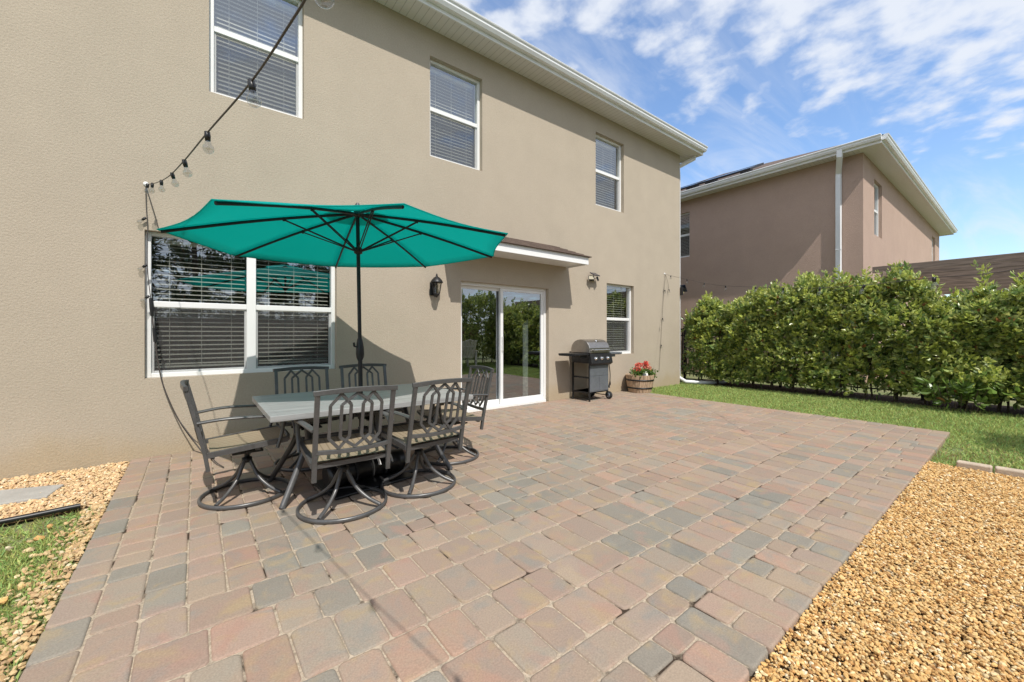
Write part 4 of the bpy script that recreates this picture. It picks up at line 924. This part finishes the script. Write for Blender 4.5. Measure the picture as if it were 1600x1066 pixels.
# umbrella
UX, UY, UR, UZ, UT = 1.17, -1.80, 1.38, 2.035, 2.335
um = thing('patio_umbrella', 'open teal market umbrella over the patio table', 'umbrella', (UX, UY, 0))
lean = Vector((-.035, .01, 0))
tip = [Vector((-.021+UR*math.cos(rd(-6.45+45*k)), .033+UR*math.sin(rd(-6.45+45*k)), UZ+.031*UR*math.cos(rd(-6.45+45*k)))) for k in range(8)]
top = Vector((-.03, .035, UT))
edge_h = lambda r: .018*math.sin(PI*min(1, r))
m = MB(); nr, nc = 9, 8; vs = []
for k in range(8):
    A, B = tip[k], tip[(k+1) % 8]
    for i in range(nr+1):
        r = .055+.945*i/nr
        for j in range(nc+1):
            t = j/nc; e_ = A*(1-t)+B*t; p = top*(1-r)+e_*r; sag = .055*r*math.sin(PI*t)*(1.0)
            inw = (Vector((0, 0, 0))-Vector((e_.x, e_.y, 0))).normalized()*(.035*r**3*math.sin(PI*t))
            p = p+inw; p.z += edge_h(r) - sag*.25; vs.append(p)
fs = []
for k in range(8):
    o0 = k*(nr+1)*(nc+1)
    for i in range(nr):
        for j in range(nc): fs.append((o0+i*(nc+1)+j, o0+i*(nc+1)+j+1, o0+(i+1)*(nc+1)+j+1, o0+(i+1)*(nc+1)+j))
m.add(vs, fs, True); can_ = m.build('canopy', 'canvas', um, recalc=False)
sm = can_.modifiers.new('thick', 'SOLIDIFY'); sm.thickness = .0025
m = MB()
for k in range(8):                                  # hem
    A, B = tip[k], tip[(k+1) % 8]; pts = []
    for j in range(9):
        t = j/8; e_ = A*(1-t)+B*t; e2 = e_+(-Vector((e_.x, e_.y, 0)).normalized())*(.035*math.sin(PI*t)); e2.z -= .014*math.sin(PI*t); pts.append(e2)
    m.tube(pts, .004, 6)
m.build('hem', 'canvas', can_)
v = MB(); n0 = []
for k in range(8):                                   # vent cap on top
    a, b_ = rd(-6.45+45*k), rd(38.55+45*k); v.add([top+Vector((0, 0, .035)), top+Vector((.28*math.cos(a), .28*math.sin(a), -.028)), top+Vector((.28*math.cos(b_), .28*math.sin(b_), -.028))], [(0, 1, 2)])
v.build('vent_cap', 'canvas', can_, recalc=False)
m = MB(); m.lathe([(0, .03), (.024, .03), (.02, .05), (.022, .06), (.012, .078), (0, .08)], tuple(top), 14); m.build('finial', 'dark_metal', um)
for k in range(8):
    rb = MB(); pts = []
    for i in range(9):
        r = .03+.955*i/8; p = top*(1-r)+tip[k]*r; p.z += edge_h(r)-.02; pts.append(p)
    rb.tube(pts, .0095, 6, ry=.012); rb.build('rib', 'black_metal', um)
    st = MB(); r = .42; p = top*(1-r)+tip[k]*r; p.z += edge_h(r)-.03; hub = Vector((-.026, .03, UT-.35)); dr = (p-hub); dr.z = 0
    sdv = Vector((-dr.y, dr.x, 0)).normalized()*.009; st.tube([hub+dr.normalized()*.035+sdv, p+sdv*.8], .0052, 6); st.tube([hub+dr.normalized()*.035-sdv, p-sdv*.8], .0052, 6); st.tube([p+Vector((0, 0, -.012)), p+Vector((0, 0, .02))], .009, 6); st.build('strut', 'black_metal', um)
m = MB(); pole = lambda z: Vector((-.03*(z/UT), .035*(z/UT), z))
m.tube([pole(.10), pole(1.15)], .019, 14); m.tube([pole(1.15), pole(UT+.06)], .0165, 14); m.build('pole', 'black_metal', um)
m = MB(); m.tube([pole(1.0), pole(1.03), pole(1.06), pole(1.12), pole(1.16), pole(1.2)], [.02, .032, .036, .034, .028, .02], 14); m.tube([pole(1.12), pole(1.12)+Vector((-.055, -.02, .01))], .006, 8); m.tube([pole(1.12)+Vector((-.055, -.02, .01)), pole(1.12)+Vector((-.06, -.022, .045))], .009, 8); m.build('crank_housing', 'black_metal', um)
for z, rr, nm in ((UT-.35, .036, 'runner'), (UT-.02, .034, 'hub')):
    m = MB(); p = pole(z); m.lathe([(rr*.6, -.03), (rr, -.022), (rr, .022), (rr*.6, .03)], tuple(p), 16); m.build(nm, 'black_metal', um)
# weighted base under the table
ub = thing('umbrella_base', 'black weighted umbrella base lying under the table', 'umbrella base', (UX-.05, UY-.22, 0), rd(8)); ub.scale = (1.15, 1.1, 1.1)
m = MB(); n = 14; vs = []
m.tube(arc([(-.28, 0, .10), (-.20, 0, .105), (0, .01, .11), (.20, 0, .105), (.30, 0, .10)], 5), [.06]+[.10+.008*math.sin(i*2.1) for i in range(19)]+[.065], 16, ry=.085); m.build('weight_bag', 'black', ub)
m = MB()
for x in (-.10, .02, .12): m.tube([(x, .113*math.cos(a*PI/12), .107+.098*math.sin(a*PI/12)) for a in range(-2, 15)], .012, 6, ry=.004)
m.build('strap', 'rubber', ub)
m = MB(); m.tube([(.0, 0, .18), (.0, 0, .36)], .026, 14); m.tube([(.0, .0, .30), (.05, .0, .30)], .008, 8); m.build('pole_socket', 'black_metal', ub)
m = MB(); m.box(-.30, .30, -.22, .22, .004, .022); m.build('base_plate', 'black', ub, bevel=.008)
for (a, b) in ((.055, .075), (.16, .172)):  # white strips painting the glare on the folds of the black bag
    m = MB()
    pts = [(x_, -.118*math.cos(t_*PI/12), .107+.104*math.sin(t_*PI/12)) for x_ in (a, b) for t_ in range(1, 6)]
    m.add(pts, [(i, i+1, i+6, i+5) for i in range(4)]); m.build('glare_strip', 'white', ub, recalc=False)

# ================================================================ GRILL
gr = thing('gas_grill', 'grey gas grill with domed lid and three knobs beside the small window', 'grill', (5.93, -.30, 0))
m = MB(); m.box(-.26, .26, -.22, -.20, .17, .66); m.build('front_panel', 'grill_grey', gr, bevel=.004)
m = MB(); m.box(-.255, -.01, -.226, -.2205, .19, .455); m.box(-.255, .255, -.226, -.2205, .465, .645); m.box(.0, .255, -.226, -.2205, .19, .455); m.build('door_panel', 'grill_grey', gr, bevel=.004)
for sx in (-1, 1):
    for sy in (-1, 1):
        m = MB(); z0 = .0 if sx < 0 else .09; m.box(sx*.255-.016, sx*.255+.016, sy*.205-.012, sy*.205+.012, z0, .74); m.build('leg', 'black_metal', gr, bevel=.003)
for z in (.14, .42): m = MB(); m.box(-.262, -.248, -.19, .19, z, z+.03); m.build('side_rail', 'black_metal', gr); m = MB(); m.box(-.247, .247, -.19, .19, .145, .16); m.box(-.24, .24, .19, .202, .14, .17); m.box(.248, .262, -.19, .19, .14, .17); m.build('bottom_shelf', 'black_metal', gr)
for sy in (-1, 1):
    m = MB(); Tm = Matrix.Translation((.285, sy*.215, .075)) @ Matrix.Rotation(PI/2, 4, 'Y')
    m.lathe([(.0, -.022), (.05, -.022), (.072, -.018), (.075, 0), (.072, .018), (.05, .022), (0, .022)], n=24, T=Tm); wl = m.build('wheel', 'rubber', gr)
    m = MB(); m.lathe([(0, .024), (.03, .026), (.045, .023), (.045, -.023), (.03, -.026), (0, -.024)], n=16, T=Tm); m.build('hub', 'grill_grey', wl)
m = MB(); m.tube([(.262, -.215, .075), (.262, .215, .075)], .008, 8); m.build('axle', 'black_metal', gr)
m = MB(); m.prism([(-.23, .70), (.21, .70), (.23, .88), (-.24, .88)], -.275, .275); m.build('firebox', 'black_metal', gr, bevel=.006)
m = MB(); m.prism([(-.30, .70), (-.24, .66), (-.235, .66), (-.235, .875), (-.262, .875)], -.30, .30); m.build('control_panel', 'black_metal', gr, bevel=.004)
for x in (-.17, .0, .17):
    m = MB(); Tm = Matrix.Translation((x, -.283, .79)) @ Matrix.Rotation(PI/2-.2, 4, 'X'); m.lathe([(.034, -.004), (.034, .006), (.024, .009), (.022, .032), (.018, .036), (0, .036)], n=20, T=Tm); m.box(-.004, .004, -.02, .02, .034, .042, Tm); m.build('knob', 'chrome', gr)
lid = MB(); prof = []
for i in range(13):
    a = PI*i/12; prof.append((-.235*math.cos(a)*(1 if a > PI/2 else 1.04), .885+.255*math.sin(a)**.72))
lid.prism(prof, -.285, .285); L_ = lid.build('lid', 'steel', gr, bevel=.012)
m = MB(); m.tube([(-.22, -.285, .945), (.22, -.285, .945)], .012, 10); 
for x in (-.2, .2): m.tube([(x, -.285, .945), (x, -.235, .95)], .009, 8)
m.build('lid_handle', 'chrome', L_)
m = MB(); Tm = Matrix.Translation((0, -.148, 1.11)) @ Matrix.Rotation(PI/2-.75, 4, 'X'); m.lathe([(.03, -.003), (.03, .008), (.0, .01)], n=18, T=Tm); m.build('thermometer', 'chrome', L_)
for sx in (-1, 1):
    m = MB(); m.prism([(-.24, .885), (.19, .885), (.19, .855), (.17, .84), (-.20, .84), (-.24, .855)], sx*.30 if sx > 0 else -.66, .66 if sx > 0 else -.30); m.box(sx*.34-.01 if sx > 0 else -.5, .5 if sx > 0 else -.33, -.2, -.19, .80, .84); m.build('side_shelf', 'grill_grey' if sx > 0 else 'black_metal', gr, bevel=.008)
m = MB(); m.tube(arc([(.31, -.1, .80), (.36, -.14, .72), (.40, -.15, .5), (.40, -.15, .32)], 6), .009, 8); m.build('gas_hose', 'black', gr)
m = MB(); m.tube([(.40, -.15, .32), (.40, -.15, .27), (.375, -.15, .235), (.37, -.15, .20)], [.012, .02, .014, .022], 10); m.build('regulator', 'black_metal', gr)

# ================================================================ BARREL PLANTER + FLOWERS
BX, BY = 7.52, -.30
bl = thing('barrel_planter', 'weathered half barrel planter with dark hoops against the wall', 'planter', (BX, BY, 0))
m = MB(); ns = 22
for k in range(ns):
    a0_, a1_ = 2*PI*k/ns+.012, 2*PI*(k+1)/ns-.012; pr = [(.235, .0), (.262, .12), (.285, .25), (.298, .37)]; vs = []
    for r, z in pr:
        for a in (a0_, a1_):
            for rr in (r, r-.02): vs.append((rr*math.cos(a), rr*math.sin(a), z))
    fs = []
    for i in range(3):
        b = i*4; fs += [(b, b+4, b+6, b+2), (b+1, b+3, b+7, b+5), (b, b+1, b+5, b+4), (b+2, b+6, b+7, b+3)]
    fs += [(0, 2, 3, 1), (12, 13, 15, 14)]; m.add(vs, fs)
m.build('staves', 'barrel_wood', bl, bevel=.002)
m = MB(); m.lathe([(0, .31), (.275, .31)], n=24); m.lathe([(0, .015), (.225, .015), (.27, .30)], n=24); m.build('soil', 'mulch', bl, recalc=False)
for z, r in ((.10, .2575), (.265, .288)):
    m = MB(); m.lathe([(r, z-.016), (r+.004, z-.016), (r+.0065, z+.016), (r+.001, z+.016)], n=32); m.build('hoop', 'black_metal', bl)
def geranium(loc, label, nfl, spread, trail=0):
    o = thing('geranium', label, 'flower', loc, 0, 'flowering plants in the barrel planter'); n = 75
    pos = RNG.normal(size=(n, 3))*np.array([spread, spread*.8, .03])+np.array([0, 0, .09]); 
    if trail:
        k = 26; tt = RNG.random(k); pos = np.vstack([pos, np.stack([.10+tt*.22, RNG.normal(size=k)*.03, .06-.10*tt**2+RNG.normal(size=k)*.015], 1)])
    d = pos*np.array([2, 2, 0])+np.array([0, 0, .6])+RNG.normal(size=pos.shape)*.3
    V, F, C = leaf_shoots(pos, d, 4, .055, np.array([(.11, .20, .04), (.14, .24, .05), (.09, .17, .035)]), .85, .05, .2); np_mesh('foliage', V, F, 'leaf', o, tint=C)
    st = MB(); Ps = []
    for k in range(nfl):
        a = RNG.uniform(0, 2*PI); r = RNG.uniform(.02, 1)*spread*1.3; x, y, z = r*math.cos(a), r*math.sin(a)*.7, RNG.uniform(.17, .31)
        st.tube([(x*.4, y*.4, .0), (x, y, z)], .0035, 5)
        q = RNG.normal(size=(40, 3)); q /= np.linalg.norm(q, axis=1, keepdims=True); Ps.append((np.array([[x, y, z]])+q*.03, q, np.tile(np.array([[.78, .14, .10]] if k % 3 else [[.85, .38, .28]]), (40, 1))*RNG.uniform(.75, 1.2, (40, 1))))
    P_, Q_, C_ = [np.vstack([p[i] for p in Ps]) for i in range(3)]
    pv = LV*np.array([1.6, 1, 1]); V, F, C = scatter(pv, LF, P_, rotmats(len(P_), Q_+RNG.normal(size=Q_.shape)*.6), np.full(len(P_), .024), C_); np_mesh('blossom', V, F, 'petal', o, tint=C)
    st.build('stem', mat('green stem', (.1, .18, .04), .6), o); return o
geranium((BX-.15, BY-.06, .31), 'red geranium on the left side of the barrel planter', 8, .075)
geranium((BX+.13, BY-.06, .31), 'red geranium with a trailing shoot on the right side of the barrel planter', 7, .075, 1)
m = MB(); m.lathe([(0, 0), (.05, .005), (.06, .06), (.045, .12), (.01, .14), (0, .14)], n=10); o = m.build('plant_cover', 'curtain', None, loc=(BX-.01, BY-.14, .31)); tag(o, 'small white cloth bundle between the geraniums in the barrel', 'cloth')

# ================================================================ WALL LIGHTS
la = thing('wall_lantern', 'dark coach style wall lantern left of the sliding door', 'wall lamp', (2.78, 0, 1.93))
m = MB(); m.box(-.055, .055, -.018, -.001, -.12, .08); m.build('back_plate', 'black_metal', la, bevel=.008)
m = MB(); m.tube(arc([(0, -.018, -.05), (0, -.05, -.13), (0, -.12, -.13)], 5), .01, 8); m.lathe([(0, -.16), (.012, -.15), (.02, -.135), (.045, -.12), (.05, -.105), (.045, -.10), (0, -.10)], (0, -.12, 0), 6, smooth=False)
m.build('bracket', 'black_metal', la)
m = MB()
for k in range(6):
    a = 2*PI*k/6; m.bar((.047*math.cos(a), -.12+.047*math.sin(a), -.10), (.075*math.cos(a), -.12+.075*math.sin(a), .06), .008, .008)
m.build('cage', 'black_metal', la)
m = MB(); m.lathe([(.044, -.099), (.072, .06)], (0, -.12, 0), 6, smooth=False); m.build('glass', 'bulb', la, recalc=False)
m = MB(); m.lathe([(.0, .062), (.092, .06), (.09, .072), (.075, .10), (.05, .13), (.022, .15), (.012, .16), (.016, .17), (.008, .19), (0, .20)], (0, -.12, 0), 12); m.build('cap', 'black_metal', la)
m = MB(); m.lathe([(.0, -.095), (.012, -.09), (.012, -.03), (.02, 0), (.016, .035), (0, .045)], (0, -.12, 0), 10); m.build('bulb', 'lens', la)
def flood(loc, rz, label):
    o = thing('solar_floodlight', label, 'floodlight', loc, rz, 'solar floodlights on the house wall')
    m = MB(); m.box(-.05, .05, -.03, -.001, -.05, .06); m.build('mount', 'black', o, bevel=.006)
    m = MB(); T_ = Matrix.Translation((.0, -.10, .075)) @ Matrix.Rotation(rd(30), 4, 'X'); m.box(-.085, .085, -.07, .07, -.008, .008, T_); m.tube([(0, -.02, .03), (0, -.09, .07)], .008, 6); m.build('solar_cell', 'panel', o, bevel=.003)
    for sx in (-1, 1):
        T_ = Matrix.Translation((sx*.10, -.09, -.005)) @ Matrix.Rotation(sx*rd(38), 4, 'Z') @ Matrix.Rotation(rd(-18), 4, 'X')
        m = MB(); m.box(-.055, .055, -.012, .022, -.04, .04, T_); m.tube([(sx*.03, -.02, 0), (sx*.08, -.07, -.005)], .007, 6); hd2 = m.build('lamp_head', 'black', o, bevel=.004)
        m = MB(); m.box(-.047, .047, -.0155, -.0125, -.033, .033, T_); m.build('lens', 'lens', hd2)
    m = MB(); m.lathe([(0, -.02), (.018, -.012), (.02, 0), (.015, .01), (0, .01)], (0, -.045, -.055), 10); m.build('sensor', 'lens', o)
    return o
flood((6.30, 0, 2.36), 0, 'black twin head solar floodlight on the wall above the grill')
o = thing('solar_floodlight', 'grey solar lamp clamped at the far corner of the house', 'floodlight', (HX1, -.02, 2.36), rd(90), 'solar floodlights on the house wall')
m = MB(); m.box(-.06, .02, -.03, -.001, -.14, .06); m.build('mount', 'alu', o, bevel=.006)
m = MB(); T_ = Matrix.Translation((-.02, -.11, .04)) @ Matrix.Rotation(rd(55), 4, 'X'); m.box(-.07, .07, -.10, .10, -.01, .01, T_); m.build('solar_cell', 'panel', o, bevel=.003)
m = MB(); m.box(-.05, .03, -.09, -.031, -.10, -.05); m.build('lamp_head', 'lens', o, bevel=.008)

# ================================================================ STRING LIGHTS
def bulb_on(parent, p, direction=(0, 0, -1), r=.0235):
    d = Vector(direction).normalized(); q = d.to_track_quat('-Z', 'Y').to_matrix().to_4x4(); T_ = Matrix.Translation(p) @ q
    s = MB(); s.lathe([(0, .005), (.011, .005), (.0125, -.015), (.0105, -.036), (0, -.036)], n=12, T=T_); so = s.build('socket', 'black', parent)
    g_ = MB(); g_.lathe([(.010, -.036), (.013, -.042)]+[(r*math.sin(a), -.036-.010-r+r*math.cos(a)) for a in [rd(x) for x in (35, 55, 75, 95, 115, 135, 155, 170, 180)]], n=16, T=T_); g_.build('bulb', 'bulb', so, recalc=False)
def polyl(P, dists):
    out_ = []; seg = [(P[i], P[i+1]) for i in range(len(P)-1)]; 
    for dd_ in dists:
        d = dd_
        for a, b in seg:
            l = (b-a).length
            if d <= l: out_.append(a+(b-a)*(d/l)); break
            d -= l
    return out_
sl = thing('string_lights', 'string of clear globe bulbs running from the wall hook to overhead at left', 'string lights')
P = arc([(-.40, -.03, 2.735), (-.275, -.80, 2.554), (-.165, -1.5, 2.42), (-.055, -2.46, 2.245), (.04, -3.15, 2.165), (.149, -3.78, 2.125), (.205, -4.2, 2.105), (.235, -4.45, 2.105), (.32, -5.2, 2.14), (.45, -6.4, 2.35)], 8)
m = MB(); m.tube(P, .0034, 6); m.build('cable', 'cable', sl)
import itertools
def at_ys(P, ys):
    o = []
    for y in ys:
        for a, b in zip(P[:-1], P[1:]):
            if (a.y-y)*(b.y-y) <= 0: t = (y-a.y)/(b.y-a.y+1e-9); o.append(a+(b-a)*t); break
    return o
for p in at_ys(P, [-.22, -.55, -1.1, -1.75, -2.46, -3.15, -3.80, -4.45, -5.15, -5.85]): bulb_on(sl, p, (RNG.normal()*.1, RNG.normal()*.1, -1))
# drop from the hook down the window jamb
P = arc([(-.40, -.03, 2.735), (-.395, -.02, 2.5), (-.385, -.03, 2.3), (-.385, -.03, 1.9), (-.36, -.035, 1.58)], 6); m = MB(); m.tube(P, .0035, 6); m.tube(arc([(-.40, -.03, 2.735), (-.33, -.02, 2.45), (-.30, -.02, 2.31)], 4), .0028, 6); m.build('lead', 'cable', sl)
for p in [(-.40, -.035, 2.40), (-.395, -.035, 1.93), (-.375, -.035, 1.62)]: bulb_on(sl, Vector(p), (-.6, 0, -.6), .02)
ec = thing('power_cable', 'black power cable hanging down the twin window to the ground', 'cable')
P = arc([(-.36, -.035, 1.56), (-.34, -.04, 1.3), (-.31, -.04, 1.0), (-.26, -.05, .7), (-.14, -.08, .35), (.02, -.16, .06), (.06, -.22, .012), (.10, -.3, .012)], 7); m = MB(); m.tube(P, .006, 6)
P = arc([(-.14, -.08, .35), (-.02, -.2, .16), (.08, -.42, .10), (.14, -.7, .03), (.2, -.9, .012)], 6); m.tube(P, .005, 6); m.build('cable', 'cable', ec)
m = MB(); m.tube([(-.36, -.037, 1.60), (-.352, -.037, 1.50), (-.35, -.037, 1.42)], [.016, .02, .013], 8); m.build('plug', 'black', ec); m = MB(); m.tube([(-.335, -.04, 1.30), (-.325, -.04, 1.16)], .016, 8); m.build('adapter', 'black', ec)
hk = MB(); hk.tube([(0, -.0, 0), (0, -.03, 0), (0, -.045, -.012), (0, -.03, -.03)], .005, 6); hk.lathe([(0, 0), (.022, 0), (.02, .008), (0, .01)], n=12, T=Matrix.Rotation(PI/2, 4, 'X'))
hook = hk.build('wall_hook', 'white', None, loc=(-.40, 0, 2.75)); tag(hook, 'small white hook on the wall above the twin window', 'hook', 'hooks holding the string lights')
h2_ = hook.copy(); COL.objects.link(h2_); h2_.location = (8.96, 0, 2.70); tag(h2_, 'small white hook on the wall near the far house corner', 'hook', 'hooks holding the string lights')
s2 = thing('string_lights', 'string of globe bulbs from the far wall corner sagging over the hedge', 'string lights')
P = arc([(8.96, -.03, 2.68), (8.6, -.75, 2.46), (7.95, -1.72, 2.19), (7.1, -2.79, 1.99), (6.2, -3.7, 1.83), (5.4, -4.35, 1.74), (4.65, -4.98, 1.69), (4.9-.35, -5.44, 1.70), (4.3, -6.4, 1.9)], 7)
m = MB(); m.tube(P, .0028, 6); m.build('cable', 'cable', s2)
for p in at_ys(P, [-.22, -.78, -1.36, -1.98, -2.72, -3.3, -3.9, -4.45, -5.0, -5.46, -6.0]): bulb_on(s2, p, (RNG.normal()*.15, RNG.normal()*.15, -1), .022)
P = arc([(8.96, -.03, 2.68), (8.9, -.02, 2.2), (8.82, -.02, 1.5), (8.76, -.02, .9), (8.70, -.02, .35)], 6); m = MB(); m.tube(P, .003, 6); m.tube(arc([(8.96, -.03, 2.68), (9.06, -.03, 2.5), (9.1, -.03, 2.33)], 4), .003, 6); m.build('lead', 'cable', s2)
for p in ((9.1, -.035, 2.33), (8.93, -.03, 2.30), (8.835, -.03, 1.62), (8.77, -.03, .98)): bulb_on(s2, Vector(p), (0, -.2, -1), .02)
